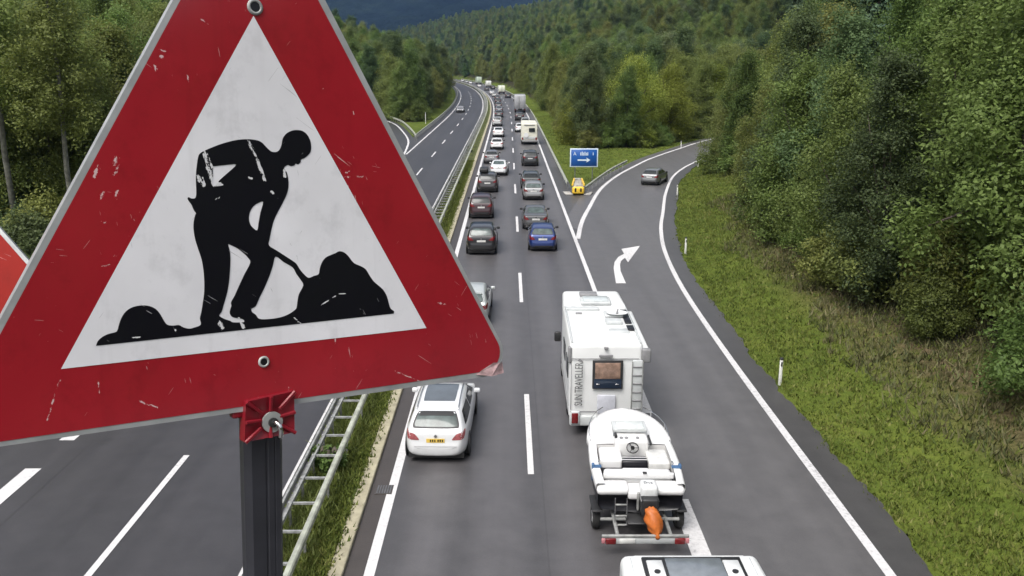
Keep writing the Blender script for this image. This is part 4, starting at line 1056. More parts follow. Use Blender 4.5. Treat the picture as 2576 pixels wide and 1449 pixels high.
# grey corner caps, awning, rear ladder
rbox('corner_marker', (-1.10, .16, 2.58), (.10, .22, .50), M['greyplastic'], mh, .04, 3)
rbox('awning_cassette', (1.21, 2.25, 2.62), (.20, 4.3, .24), M['caravan_white'], mh, .06, 3); rbox('awning_end_cap', (1.19, .10, 2.58), (.28, .22, .42), M['greyplastic'], mh, .05, 3)
ld = rbox('storage_locker', (.93, -.045, 1.62), (.30, .08, 1.70), M['greywhite'], mh, .02, 2)
for q in range(6): rbox('rung', (.93, -.095, .92 + .27 * q), (.27, .03, .045), M['greyplastic'], ld, .01, 1)
for q in (-.16, .16): MB().tube([(.93 + q, -.10, .74), (.93 + q, -.10, 2.44)], .016, 6).build('rail', M['galv'], ld)
for zz, nm in ((.80, 'trim_strip'), (2.48, 'trim_strip')): rbox(nm, (-.05, -.004 + (.05 if zz > 2 else 0), zz), (2.06, .02, .022), M['greyplastic'], mh, .006, 1)
for s in (-1, 1): rbox('side_trim', (s * 1.122, 2.3, .92), (.02, 4.2, .05), M['greyplastic'], mh, .006, 1); rbox('corner_seam', (s * 1.06, -.002, 1.6), (.02, .02, 1.5), M['greyplastic'], mh, .006, 1)
rbox('bike_rack_bracket', (.02, -.05, 1.05), (.56, .05, .62), plain('bracket_paint', (.50, .51, .56), .5), mh, .03, 2)
text('lettering', 'SUN TRAVELLER', .34, plain('lettering_grey', (.10, .105, .105), .5), mh, (-.82, -.056, 1.70), (R(90), R(-90), 0), 'CENTER', .004, .56)
ob('swoosh_mark', mesh('swoosh', [(-.88, -.035, 2.44), (-.70, -.035, 2.36), (-.72, -.035, 2.44), (-.82, -.035, 2.52)], [(0, 1, 2, 3)], M['greyplastic']), mh)
# roof fittings
RZ = H + .02
rbox('front_vent', (-.14, 5.45, RZ + .10), (.62, .42, .12), M['greyplastic'], mh, .03, 2)
sk = rbox('skylight', (.03, 4.55, RZ + .10), (1.05, .74, .13), M['greywhite'], mh, .05, 3); rbox('dome', (.03, 4.55, RZ + .18), (.88, .60, .06), plain('acrylic_dome', (.50, .54, .54), .15), sk, .03, 3)
rbox('roof_box_lid', (-.48, 3.85, RZ + .02), (1.15, .30, .10), M['greywhite'], mh, .02, 2)
dish = rbox('satellite_base', (.52, 3.15, RZ + .03), (.62, .55, .08), M['greywhite'], mh, .03, 2)
dm_ = MB(); dm_.grid([[Vector((.62 + .36 * r_ * math.cos(a_), 3.05 + .30 * r_ * math.sin(a_), RZ + .12 - .05 * (1 - r_ * r_))) for a_ in np.linspace(0, 2 * math.pi, 21)[:-1]] for r_ in (.02, .35, .7, 1)], True); dm_.build('dish', M['caravan_white'], dish, True)
MB().tube([(.62, 3.05, RZ + .08), (.66, 3.1, RZ + .22)], .03, 8).build('feed_horn', M['greyplastic'], dish)
rbox('roof_hatch', (.44, 2.28, RZ + .03), (.52, .44, .13), M['greywhite'], mh, .03, 2); rbox('roof_mat', (.52, 1.40, RZ - .012), (.62, .46, .03), M['greywhite'], mh, .008, 1)
for yy, ll in ((3.62, .24), (2.75, 1.20), (1.66, .52)): rbox('solar_panel', (.93 - .0 * yy, yy, RZ + .01), (.26, ll, .035), M['black'], mh, .008, 1)
rbox('aerial', (-.62, 3.35, RZ), (.22, .12, .06), M['greyplastic'], mh, .02, 2); rbox('rooftop_seam', (-.1, 1.85, RZ - .016), (1.7, .03, .02), M['greywhite'], mh, .004, 1)
for s in (-1, 1): rbox('roof_rail', (s * 1.03, 2.2, RZ + .0), (.05, 4.0, .06), M['greywhite'], mh, .015, 2)
for q, yy in enumerate((1.0, 2.6)): rbox('side_window', (-1.125, yy, 1.95), (.03, .9, .55), M['glass'], mh, .012, 2); rbox('side_window', (1.125, yy, 1.95), (.03, .9, .55), M['glass'], mh, .012, 2)

m2 = thing('motorhome', 'cream motorhome with spare wheel among the queuing cars', 'motorhome', (2.95, 123.4, 0))
cream = plain('cream_panel', (.62, .61, .52), .45, 0, .08, 2); motorhome_shell(m2, 6.0, 2.3, 2.95, cream)
rbox('rear_window', (.35, -.02, 2.05), (.85, .05, .55), M['glass'], m2, .02, 2); rbox('rear_bumper', (0, -.06, .52), (2.1, .14, .28), M['greyplastic'], m2, .04, 2)
rbox('brake_light_bar', (0, .05, 2.72), (1.5, .06, .10), M['greyplastic'], m2, .02, 2); rbox('lower_panel', (0, -.02, .95), (2.0, .05, .35), M['greywhite'], m2, .02, 2)
MB().cyl((-.45, -.06, 1.35), .33, .12, 'y', 24).build('wheel_cover', M['caravan_white'], m2)
for s in (-1, 1): rbox('tail_light', (s * .95, -.03, .85), (.22, .06, .34), M['redlamp'], m2, .02, 2)

m3 = thing('camper_van', 'white camper roof with skylight cut by the bottom edge of the photo', 'camper van', (2.98, 6.98, 0))
motorhome_shell(m3, 5.9, 2.46, 3.15, M['caravan_white'])
fr = rbox('skylight_frame', (.0, 5.35, 3.235), (1.62, .74, .05), M['blackplastic'], m3, .015, 1)
rbox('skylight_glass', (.02, 5.35, 3.262), (.92, .60, .03), plain('skylight_grey', (.18, .20, .22), .15), fr, .01, 1)
for s in (-1, 1):
    pn = rbox('frame_plate', (s * .62, 5.30, 3.264), (.26, .58, .03), M['caravan_white'], fr, .01, 1)
    MB().cyl((s * .62, 5.24, 3.285), .05, .03, 'z', 14).build('latch', M['blackplastic'], pn)
    rbox('roof_seam', (s * .98, 5.3, 3.212), (.02, .9, .02), M['greywhite'], m3, .004, 1)
rbox('front_fairing', (0, 5.80, 3.13), (1.9, .14, .16), M['caravan_white'], m3, .06, 3)

# ------------------------------------------------------------------ boat on its trailer
tr = thing('boat_trailer', 'grey boat trailer with light board behind the motorhome', 'trailer', (3.16, 18.0, 0))
for s in (-1, 1):
    MB().tube([(s * .62, .05, .44), (s * .62, 3.6, .46), (s * .1, 6.1, .46)], .045, 8).build('side_beam', M['galv'], tr)
    w_ = wheel(tr, s * 1.02, 1.35, .31, 'trailer'); rbox('mudguard', (s * 1.02, 1.35, .62), (.26, .82, .05), M['blackplastic'], tr, .02, 2)
    rbox('tail_light', (s * .80, -.02, .40), (.24, .06, .15), M['redlamp'], tr, .02, 2); rbox('end_lamp', (s * .97, -.02, .41), (.09, .06, .13), plain('pink_reflector', (.50, .20, .22), .3), tr, .02, 2)
MB().tube([(0, 3.6, .52), (0, 6.6, .50)], .05, 8).build('drawbar', M['galv'], tr)
rbox('light_bar', (0, 0, .52), (2.02, .06, .07), M['galv'], tr, .01, 1); rbox('light_board', (0, .0, .405), (1.72, .03, .17), M['greywhite'], tr, .01, 1)
rbox('number_plate', (-.42, -.03, .405), (.36, .02, .13), M['plate'], tr, .005, 1)
for yy in (.9, 2.4): MB().tube([(-.95, yy, .45), (.95, yy, .45)], .04, 8).build('axle' if yy < 1 else 'cross_beam', M['galv'], tr)
rbox('roller_bed', (0, 1.8, .53), (.7, 2.6, .06), M['blackplastic'], tr, .02, 1)

bt = thing('motorboat', 'small white motorboat with black hull and outboard on the trailer', 'boat', (3.16, 18.95, 0), R(-1.2))
BL = 4.35
def beam(y):
    q = y / BL; return 1.06 + .06 * math.sin(min(1, q * 1.6) * math.pi) if q < .55 else 1.12 * max(0.0002, 1 - (max(0, q - .52) / .48) ** 2.4) ** .5
def sheer(y): return 1.36 + .14 * (y / BL) ** 1.6
ys = list(np.linspace(0, BL * .93, 22)) + [BL * q for q in (.955, .975, .99, .998)]
hb = MB(); rows = []
for y in ys:
    w = beam(y); s_ = sheer(y); k_ = .58 + .65 * max(0, (y / BL - .45)) ** 1.3; ch = k_ + .10
    half = [(0, k_), (w * .45, k_ + .06), (w * .86, ch), (w * .95, ch + .10), (w * .965, s_ - .20)]
    rows.append([Vector((x, y, z)) for x, z in half] + [Vector((-x, y, z)) for x, z in half[:0:-1]])
hb.grid(rows, True); hb.f.append(tuple(range(len(rows[0])))); hb.build('hull', M['black'], bt, True)
gw = MB(); rows = []
for y in ys:                                                # white topsides roll over into the side deck
    w = beam(y); s_ = sheer(y); inn = max(0, w - .20)
    rows.append([Vector((x, y, z)) for x, z in ((w * .965, s_ - .24), (w * 1.01, s_ - .16), (w * 1.0, s_ - .03), (w * .96, s_), (inn, s_ + .005))])
gw.grid(rows); gw.grid([[Vector((-p.x, p.y, p.z)) for p in r_][::-1] for r_ in rows]); gw.build('gunwale', M['gelcoat'], bt, True)
fd = MB(); rows = []
for y in ys:                                                # fore deck and coachroof in front of the cockpit
    if y < 2.05: continue
    w = max(.02, beam(y) - .20); s_ = sheer(y); cr = .10 * min(1, (y - 2.0) / .7) * (1 - (y / BL) ** 5)
    rows.append([Vector((w * q, y, s_ + .005 + cr * (1 - q * q))) for q in np.linspace(-1, 1, 13)])
fd.grid(rows); fd.build('foredeck', M['gelcoat'], bt, True)
fl = MB(); rows = [[Vector((q * (beam(y) - .22), y, .98)) for q in (-1, 0, 1)] for y in np.linspace(.5, 2.1, 6)]; fl.grid(rows)
fl.grid([[Vector((s * (beam(y) - .21), y, z)) for z in (.98, sheer(y))] for y in np.linspace(.45, 2.1, 6) for s in (1,)]); fl.grid([[Vector((-(beam(y) - .21), y, z)) for z in (sheer(y), .98)] for y in np.linspace(.45, 2.1, 6)])
fl.grid([[Vector((q * (beam(2.05) - .2), 2.06, z)) for q in (-1, 1)] for z in (.98, sheer(2.05) + .02)]); fl.build('cockpit', plain('cockpit_grp', (.62, .61, .60), .45, 0, .06, 3), bt)
# seats, console and wheel
lq = lambda nm, c, d, m_, r_=.04, p_=bt: rbox(nm, c, d, m_, p_, r_, 3)
lq('side_seat', (-.58, 1.60, 1.20), (.58, .78, .42), M['gelcoat'], .08); lq('side_seat', (.62, 1.55, 1.17), (.55, .82, .38), plain('seat_grey', (.60, .60, .58), .5), .06)
cs = lq('console', (0.0, 2.12, 1.36), (.86, .62, .52), M['gelcoat'], .05)
lq('windscreen_frame', (0.0, 2.60, 1.70), (.90, .60, .10), M['greywhite'], .03); lq('console_top', (.02, 2.55, 1.745), (.72, .50, .06), plain('perspex', (.58, .61, .60), .2), .02)
MB().tube([(-.42, 2.86, 1.70), (-.46, 2.05, 1.66)], .014, 6).build('handrail', M['chrome'], bt); lq('cable_reel', (-.40, 2.12, 1.66), (.07, .22, .10), M['blackplastic'], .03); lq('paddle', (.46, 1.92, 1.62), (.06, .55, .08), M['blackplastic'], .03)
for q in (-.26, -.13, .16): MB().cyl((q, 2.02, 1.63), .045, .04, 'z', 14).build('gauge', M['greyplastic'], bt)
wh_ = [(.15 * math.cos(a_), .10 * math.sin(a_) + 1.70, 1.50 + .10 * math.sin(a_)) for a_ in np.linspace(0, 2 * math.pi, 21)[:-1]]
sw = MB().tube(wh_, .014, 6, True).build('steering_wheel', M['blackplastic'], bt, True)
MB().cyl((0, 1.70, 1.50), .05, .05, 'y', 12).build('hub', M['blackplastic'], sw)
for a_ in (0, 2.1, 4.2): MB().tube([(0, 1.70, 1.50), (.14 * math.cos(a_), 1.70 + .09 * math.sin(a_), 1.50 + .09 * math.sin(a_))], .01, 5).build('spoke', M['blackplastic'], sw)
ss = lq('helm_seat', (0, 1.32, 1.22), (.66, .36, .34), M['black'], .06)
for zz, yy in ((1.41, 1.36), (1.41, 1.22)): lq('seat_stripe', (0, yy, zz - .012), (.64, .02, .02), M['gelcoat'], .005, ss)
lq('seat_base', (0, 1.0, 1.16), (.66, .12, .20), M['gelcoat'], .03)
lq('rear_bench', (0, .62, 1.22), (1.66, .40, .30), M['gelcoat'], .08); lq('bench_back', (0, .42, 1.36), (1.72, .10, .16), M['gelcoat'], .04)
for s in (-1, 1):
    lq('swim_platform', (s * .66, .12, 1.19), (.78, .50, .20), M['gelcoat'], .09)
    lq('cleat', (s * .92, 1.05, 1.40), (.05, .14, .05), M['chrome'], .015)
    lq('strap', (s * 1.075, .86, 1.24), (.07, .13, .44), M['blue'], .02); lq('strap_pad', (s * .98, .86, 1.385), (.22, .14, .035), M['blue'], .012)
lq('motor_well', (0.0, .12, 1.10), (.62, .5, .22), M['gelcoat'], .06); lq('fuel_filler', (.14, .38, 1.46), (.10, .07, .03), M['blackplastic'], .012)
for s in (-1, 1):
    rp_ = [(s * (beam(y_) - .05), y_, sheer(y_) + .17 * min(1, (y_ - 2.3) / .5)) for y_ in (2.3, 2.6, 3.0, 3.4, 3.8, 4.05)]
    MB().tube(rp_, .011, 6).build('bow_rail', M['chrome'], bt, True)
    for q in (2, 4): MB().tube([rp_[q], (rp_[q][0], rp_[q][1], rp_[q][2] - .18)], .010, 6).build('rail_stanchion', M['chrome'], bt)
ldr = MB().tube([(-.62, -.24, 1.10), (-.62, -.30, .42)], .015, 6); ldr.tube([(-.34, -.24, 1.10), (-.34, -.30, .42)], .015, 6); bl_ = ldr.build('boarding_ladder', M['chrome'], bt)
for zz in (.95, .66, .42): rbox('rung', (-.48, -.28, zz), (.27, .06, .03), M['galv'], bl_, .01, 1)
# outboard
om = ob('outboard_motor', None, bt, (.17, -.10, 0)); om.name = 'outboard_motor'
lq('cowl', (0, -.04, 1.29), (.42, .46, .34), plain('cowl_white', (.66, .67, .67), .35), .10, om); lq('mid_section', (0, -.26, 1.00), (.40, .40, .46), M['blackplastic'], .06, om)
lq('leg', (0, -.30, .68), (.14, .26, .5), M['blackplastic'], .05, om); lq('clamp_bracket', (-.24, -.05, .98), (.06, .10, .46), M['galv'], .02, om); lq('cowl_band', (0, -.10, 1.13), (.43, .52, .05), M['greyplastic'], .02, om)
text('lettering', 'Diva', .12, M['black'], om, (-.02, -.06, 1.466), (R(8), 0, 0), ext=.002)
# orange bag tied over the propeller: a thing of its own
rs_b = np.random.RandomState(4); bb = MB(); rows = []
for i, f in enumerate(np.linspace(0, 1, 15)):
    c = Vector((-.02 + .12 * f, -.26 - .40 * f, .98 - .50 * f)); rr_ = .05 + .14 * math.sin(min(1, .12 + f * 1.02) * math.pi) ** .6
    rows.append([c + Vector((math.cos(a_) * rr_ * (1 + .16 * math.sin(a_ * 5 + i * .9)), -.4 * math.sin(a_) * rr_, math.sin(a_) * rr_ * (1 + .14 * math.sin(a_ * 7 + i * 1.7)))) for a_ in np.linspace(0, 2 * math.pi, 29)[:-1]])
bb.grid(rows, True); bb.f.append(tuple(range(14 * 28, 15 * 28)))
bag = tag(bb.build('propeller_bag', M['orange'], None, True, (3.34, 18.62, 0)), 'orange plastic bag tied over the boat propeller', 'bag')

# ------------------------------------------------------------------ the roadworks warning sign in the foreground
CR = Euler((R(90 - 14.5), 0, R(-.236))).to_matrix(); CO = Vector((0, 0, CAM_H))
def ray(px, py): return CR @ Vector(((px - 1288) / 2186, -(py - 724.5) / 2186, -1))
SS = .62                                                     # side of the white triangle in metres
PA, PB, PC = CO + ray(637, 40) * 2.25594 * SS, CO + ray(153, 928) * 2.03959 * SS, CO + ray(1072, 825) * 2.63789 * SS
E1 = (PC - PB).normalized(); NN = E1.cross(PA - PB).normalized(); E2 = NN.cross(E1)
SM = Matrix(((E1.x, E2.x, NN.x, PB.x), (E1.y, E2.y, NN.y, PB.y), (E1.z, E2.z, NN.z, PB.z), (0, 0, 0, 1)))
def uv(px, py):
    """survey of a point on the sign face: metres along its lower edge and up its face"""
    r_ = ray(px, py); t_ = (PB - CO).dot(NN) / r_.dot(NN); q = CO + r_ * t_ - PB; return Vector((q.dot(E1), q.dot(E2)))
def isect(a, b, c, d):
    return Vector(geometry.intersect_line_line_2d(a + (a - b) * 9, b + (b - a) * 9, c + (c - d) * 9, d + (d - c) * 9))
def rounded(tri, rad, n=8):
    out = []
    for i in range(len(tri)):
        p0, p, p1 = tri[i - 1], tri[i], tri[(i + 1) % len(tri)]; a = (p0 - p).normalized(); c = (p1 - p).normalized()
        h = math.acos(max(-1, min(1, a.dot(c)))) / 2; t_ = rad / math.tan(h); ctr = p + (a + c).normalized() * (rad / math.sin(h))
        s, e = p + a * t_ - ctr, p + c * t_ - ctr; a0 = math.atan2(s.y, s.x); a1 = math.atan2(e.y, e.x)
        dd = (a1 - a0 + math.pi) % (2 * math.pi) - math.pi
        out += [ctr + Vector((math.cos(a0 + dd * k / n), math.sin(a0 + dd * k / n))) * rad for k in range(n + 1)]
    return out
def outline(l, r_, b_, rad):
    L0, L1, R0, R1, B0, B1 = [uv(*p) for p in (*l, *r_, *b_)]
    return rounded([isect(L0, L1, R0, R1), isect(L0, L1, B0, B1), isect(R0, R1, B0, B1)], rad)
def flat(name, polys, w, mat, parent):
    loops = [[Vector((p[0], p[1], 0)) for p in pl] for pl in polys]; tri = geometry.tessellate_polygon(loops)
    V_ = [(p.x, p.y, w) for pl in loops for p in pl]; F_ = []
    for t_ in tri:
        a, b_, c = [Vector(V_[i]) for i in t_]; F_.append(t_ if (b_ - a).cross(c - a).z > 0 else t_[::-1])
    return ob(name, mesh(name, V_, F_, mat), parent)

def signmat(name, col, chip, rough=.14):
    m, n, l, p = newmat(name); v1 = mapping(n, l); soft = noise(n, l, mapping(n, l), 3.5, 5)
    base = ramp(n, l, soft, [(.3, tuple(c * .86 for c in col)), (.7, tuple(min(1, c * 1.08) for c in col))])
    grime = noise(n, l, mapping(n, l, (1.2, 1, 1)), 11, 7, .7)
    base = mixc(n, l, base, tuple(c * .55 for c in col), mth(n, l, 'MULTIPLY', ramp(n, l, grime, [(.52, (0, 0, 0)), (.72, (1, 1, 1))]), .42))
    runs = noise(n, l, mapping(n, l, (26, 1.6, 1)), 1, 4, .6); base = mixc(n, l, base, tuple(c * .62 for c in col), mth(n, l, 'MULTIPLY', ramp(n, l, runs, [(.55, (0, 0, 0)), (.75, (1, 1, 1))]), .30))
    f = None
    for rz_, sc, th, msk in ((35, (12, 330, 1), .762, 4), (-52, (15, 420, 1), .762, 5), (80, (22, 380, 1), .762, 6), (10, (20, 460, 1), .78, 3.2), (62, (34, 520, 1), .78, 7)):
        a = noise(n, l, rotscale(n, l, sc, R(rz_)), 1, 2, .5); g = noise(n, l, mapping(n, l, loc=(rz_, 0, 0)), msk, 2)
        q = mth(n, l, 'MULTIPLY', mth(n, l, 'GREATER_THAN', a, th - .03), mth(n, l, 'GREATER_THAN', g, .55)); f = q if f is None else mth(n, l, 'MAXIMUM', f, q)
    chips = mth(n, l, 'GREATER_THAN', noise(n, l, mapping(n, l), 170, 3, .6), .775); f = mth(n, l, 'MAXIMUM', f, chips)
    l.new(mixc(n, l, base, chip, mth(n, l, 'MULTIPLY', f, .75)), p.inputs['Base Color'])
    p.inputs['Roughness'].default_value = rough; p.inputs['Specular IOR Level'].default_value = .4; p.inputs['Coat Weight'].default_value = .55; p.inputs['Coat Roughness'].default_value = .09
    bump(n, l, p, grime, .06, .002); return m, n, l, p
red, rn, rl, rp = signmat('sign_red', (.30, .013, .022), (.60, .40, .40))
wht, *_ = signmat('sign_white_sheet', (.75, .745, .77), (.30, .30, .31))
# black print, with the scraped streaks on the arm, shoulder and feet
blk, n, l, p = signmat('sign_black', (.005, .0045, .008), (.42, .42, .44), .34); p.inputs['Specular IOR Level'].default_value = .22
def scrape(n, l, p, marks, col, thr=.655):
    """worn-through streaks at given places, their outline broken up by noise"""
    src = p.inputs['Base Color'].links[0].from_socket; ff = None
    for (ax, ay), (bx, by), wd in marks:
        D_ = lambda x, y: uv((300 + x / 1.61) * .72462, (400 + y / 1.61) * .72462)
        a_, b_ = D_(ax, ay), D_(bx, by); mid = (a_ + b_) / 2; L = max(.004, (b_ - a_).length / 2); ang = math.atan2((b_ - a_).y, (b_ - a_).x)
        tc = n.new('ShaderNodeTexCoord'); mp = n.new('ShaderNodeMapping'); mp.vector_type = 'TEXTURE'
        mp.inputs['Location'].default_value = (mid.x, mid.y, 0); mp.inputs['Rotation'].default_value = (0, 0, ang); ww = wd / 1.61 * .72462 / 2186 * 1.15
        mp.inputs['Scale'].default_value = (L * 1.15, ww, 1); l.new(tc.outputs['Object'], mp.inputs['Vector'])
        sx_ = n.new('ShaderNodeSeparateXYZ'); l.new(mp.outputs[0], sx_.inputs[0])
        r2 = mth(n, l, 'ADD', mth(n, l, 'POWER', mth(n, l, 'ABSOLUTE', sx_.outputs[0]), 4.0), mth(n, l, 'POWER', mth(n, l, 'ABSOLUTE', sx_.outputs[1]), 2.0))
        inside = mth(n, l, 'SUBTRACT', 1.0, r2); nz = noise(n, l, rotscale(n, l, (70, 170, 1), -ang), 1, 5, .7)
        q = mth(n, l, 'GREATER_THAN', mth(n, l, 'ADD', nz, mth(n, l, 'MULTIPLY', inside, .14)), thr); q = mth(n, l, 'MULTIPLY', q, mth(n, l, 'GREATER_THAN', inside, 0.0))
        ff = q if ff is None else mth(n, l, 'MAXIMUM', ff, q)
    l.new(mixc(n, l, src, col, ff), p.inputs['Base Color'])
scrape(n, l, p, [((655, 205), (720, 395), 26), ((625, 330), (650, 400), 24), ((905, 140), (1000, 375), 15), ((1100, 300), (1110, 350), 14), ((1030, 425), (1045, 440), 9), ((705, 390), (760, 385), 18), ((715, 480), (745, 455), 9), ((740, 1150), (760, 1200), 18), ((850, 1130), (880, 1195), 14), ((1150, 1125), (1225, 1190), 8), ((1310, 1060), (1390, 1010), 6), ((1400, 998), (1450, 995), 5), ((250, 1245), (300, 1240), 6), ((480, 1180), (500, 1205), 9), ((900, 345), (925, 355), 10)], (.62, .62, .63), .59)
scrape(rn, rl, rp, [((1440, 325), (1485, 300), 12), ((1430, 347), (1560, 340), 10), ((1455, 385), (1475, 408), 11), ((1630, 405), (1655, 408), 8), ((78, 590), (112, 600), 11), ((68, 850), (132, 835), 8), ((140, 790), (172, 780), 7), ((172, 215), (160, 335), 24), ((178, 420), (160, 475), 20), ((60, 280), (40, 350), 16), ((100, 380), (80, 470), 16),
    ((400, -378), (455, -362), 18), ((405, -330), (445, -318), 15), ((380, -290), (395, -240), 12), ((560, -230), (575, -180), 10), ((-140, 1450), (-225, 1715), 9), ((1955, 1045), (2010, 1052), 18), ((1390, 1190), (1390, 1290), 7), ((1290, -130), (1330, -150), 7), ((1480, -60), (1500, 20), 6), ((60, 1450), (75, 1560), 7), ((1700, 1420), (1900, 1500), 8), ((300, 1600), (420, 1640), 10), ((950, 1560), (1000, 1640), 12), ((1120, 1500), (1150, 1580), 10), ((640, -540), (690, -500), 9)], (.60, .42, .42))
rimm = plain('sign_aluminium', (.36, .37, .37), .5, .35, .22, 14)

# post axis: seen through the clamp and at the foot of the picture, just behind the panel
top_r, bot_r = ray(655, 1106), ray(661, 1449)
tq = ((PB - NN * .045) - CO).dot(NN) / top_r.dot(NN); PT = CO + top_r * tq
tb = (PT.y - CO.y + .03) / bot_r.y; PBOT = CO + bot_r * tb
axis_ = (PBOT - PT).normalized(); foot = PT + axis_ * ((9.40 - PT.z) / axis_.z)
rw = thing('roadworks_sign', 'scratched red and white triangular sign with a black digging man, on a grey post', 'road sign', foot)
fr_ = ob('sign_panel', None, rw)
def in_sign(o):
    o.matrix_local = Matrix.Translation(-foot) @ SM; return o
RIM = outline(((435.4, 0), (40.5, 729)), ((817.7, 0), (1195, 733.6)), ((1195, 951.4), (0, 1123.5)), .045)
RED = outline(((445.5, 15), (58, 733.6)), ((802.5, 5), (1184.7, 733.6)), ((1189.8, 938.7), (0, 1110.8)), .036)
bpy.data.objects.remove(fr_)
b = MB(); n_ = len(RIM)
b.add([(p.x, p.y, w) for w in (-.022, 0) for p in RIM], [tuple(range(n_))[::-1]] + [(i, (i + 1) % n_, n_ + (i + 1) % n_, n_ + i) for i in range(n_)] + [tuple(range(n_, 2 * n_))])
panel = in_sign(b.build('panel', rimm, rw))
in_sign(flat('red_border', [RED], .0006, red, rw))
WT = [uv(637, 40), uv(153, 928), uv(1072, 825)]
in_sign(flat('white_field', [WT], .0012, wht, rw))
Z = lambda pts: [uv((300 + x / 1.61) * .72462, (400 + y / 1.61) * .72462) for x, y in pts]
OUT = [(52, 1288), (62, 1262), (85, 1240), (120, 1222), (160, 1212), (172, 1200), (180, 1170), (195, 1130), (215, 1100), (240, 1080), (270, 1068), (310, 1062), (350, 1066), (385, 1082), (410, 1110), (430, 1145), (450, 1170), (485, 1175), (515, 1172), (540, 1185), (572, 1192), (600, 1186), (637, 1170), (632, 1135), (640, 1100), (648, 1050), (655, 1000), (657, 950), (655, 900), (650, 850), (640, 800), (620, 740), (605, 690), (597, 640), (597, 600), (605, 560), (610, 548), (598, 530), (585, 500), (570, 480), (563, 465), (570, 458), (585, 465), (607, 462), (612, 430), (610, 380), (610, 330), (615, 280), (622, 235), (632, 215), (655, 200), (700, 180), (760, 158), (830, 140), (890, 134), (940, 138), (975, 150), (1005, 180), (1030, 202), (1055, 206), (1075, 195), (1088, 165), (1095, 130), (1115, 103), (1145, 87), (1175, 83), (1205, 88), (1230, 107), (1248, 140), (1254, 175), (1250, 205), (1235, 225), (1215, 240), (1197, 248), (1195, 262), (1180, 275), (1168, 270), (1160, 280), (1140, 285), (1125, 278), (1110, 285), (1102, 298), (1118, 320), (1126, 360), (1127, 400), (1118, 440), (1095, 490), (1068, 540), (1045, 590), (1032, 640), (1022, 690), (1018, 727), (1060, 755), (1110, 787), (1160, 820), (1175, 835), (1190, 860), (1215, 890), (1240, 908), (1270, 897), (1295, 888), (1302, 855), (1315, 820), (1335, 795), (1365, 780), (1390, 770), (1410, 760), (1435, 765), (1460, 785), (1480, 812), (1500, 830), (1535, 845), (1560, 862), (1580, 895), (1605, 930), (1635, 955), (1660, 980), (1678, 1015), (1690, 1060), (1700, 1082), (1717, 1095), (1715, 1108)]
H1 = [(705, 290), (720, 285), (780, 278), (835, 276), (790, 320), (745, 360), (730, 380), (712, 395), (700, 380), (705, 340)]
H2 = [(985, 485), (955, 492), (930, 510), (912, 540), (906, 575), (912, 605), (925, 625), (952, 643), (960, 600), (970, 545)]
H3 = [(790, 722), (800, 760), (803, 810), (800, 870), (795, 930), (785, 990), (768, 1050), (755, 1095), (745, 1110), (742, 1122), (770, 1138), (800, 1148), (820, 1157), (878, 1155), (872, 1140), (850, 1135), (815, 1128), (800, 1110), (800, 1090), (808, 1065), (806, 1045), (825, 1010), (850, 955), (880, 890), (913, 825), (900, 795), (870, 765), (835, 740), (805, 726)]
H4 = [(1055, 790), (1040, 840), (1020, 900), (990, 970), (965, 1020), (945, 1065), (920, 1082), (925, 1100), (945, 1115), (960, 1135), (990, 1140), (1050, 1135), (1095, 1125), (1130, 1110), (1160, 1090), (1172, 1075), (1177, 1040), (1185, 1000), (1210, 950), (1195, 920), (1170, 885), (1150, 850), (1100, 820)]
def sm_(pts, keep=()):
    q = Z(pts); return [Vector(p) for p in catmull([(a.x, a.y) for a in q], 3, True)]
oz = Z(OUT); oz = [Vector(p) for p in catmull([(a.x, a.y) for a in oz], 3)]
in_sign(flat('digging_man_print', [oz, sm_(H1), sm_(H2), sm_(H3), sm_(H4)], .0018, blk, rw))
# eyelets
for px, py, r1 in ((641, 18, .0115), (663, 910, .0085)):
    c = uv(px, py); e = MB(); rows = []
    for k in range(24):
        a_ = 2 * math.pi * k / 24; rows.append([Vector((c.x + math.cos(a_) * q, c.y + math.sin(a_) * q, z)) for q, z in ((r1 * 1.15, .001), (r1, .0035), (r1 * .72, .0035), (r1 * .66, .001))])
    e.grid(rows + [rows[0]]); ey = in_sign(e.build('eyelet', M['galv'], rw, True))
    hb_ = MB(); hb_.add([(c.x + math.cos(2 * math.pi * k / 20) * r1 * .68, c.y + math.sin(2 * math.pi * k / 20) * r1 * .68, .0022) for k in range(20)], [tuple(range(20))]); in_sign(hb_.build('eyelet_hole', M['black'], rw))
# torn corner of the rim, bent forward at the lower right
c0, c1_, c2_, c3_ = uv(1196, 942), uv(1240, 912), uv(1268, 912), uv(1266, 938)
tb_ = MB(); tb_.grid([[Vector((c0.x, c0.y, .002)), Vector((c1_.x, c1_.y, .004))], [Vector(((c0.x + c3_.x) / 2, (c0.y + c3_.y) / 2 - .004, .008)), Vector(((c1_.x + c2_.x) / 2, (c1_.y + c2_.y) / 2, .004))], [Vector((c3_.x, c3_.y, .002)), Vector((c2_.x, c2_.y, -.006))]])
tb_.v += [(x, y, z - .002) for x, y, z in tb_.v]; tb_.f += [tuple(i + 6 for i in f[::-1]) for f in tb_.f]
in_sign(tb_.build('bent_corner', plain('scuffed_corner', (.36, .24, .24), .6, 0, .5, 60), rw))
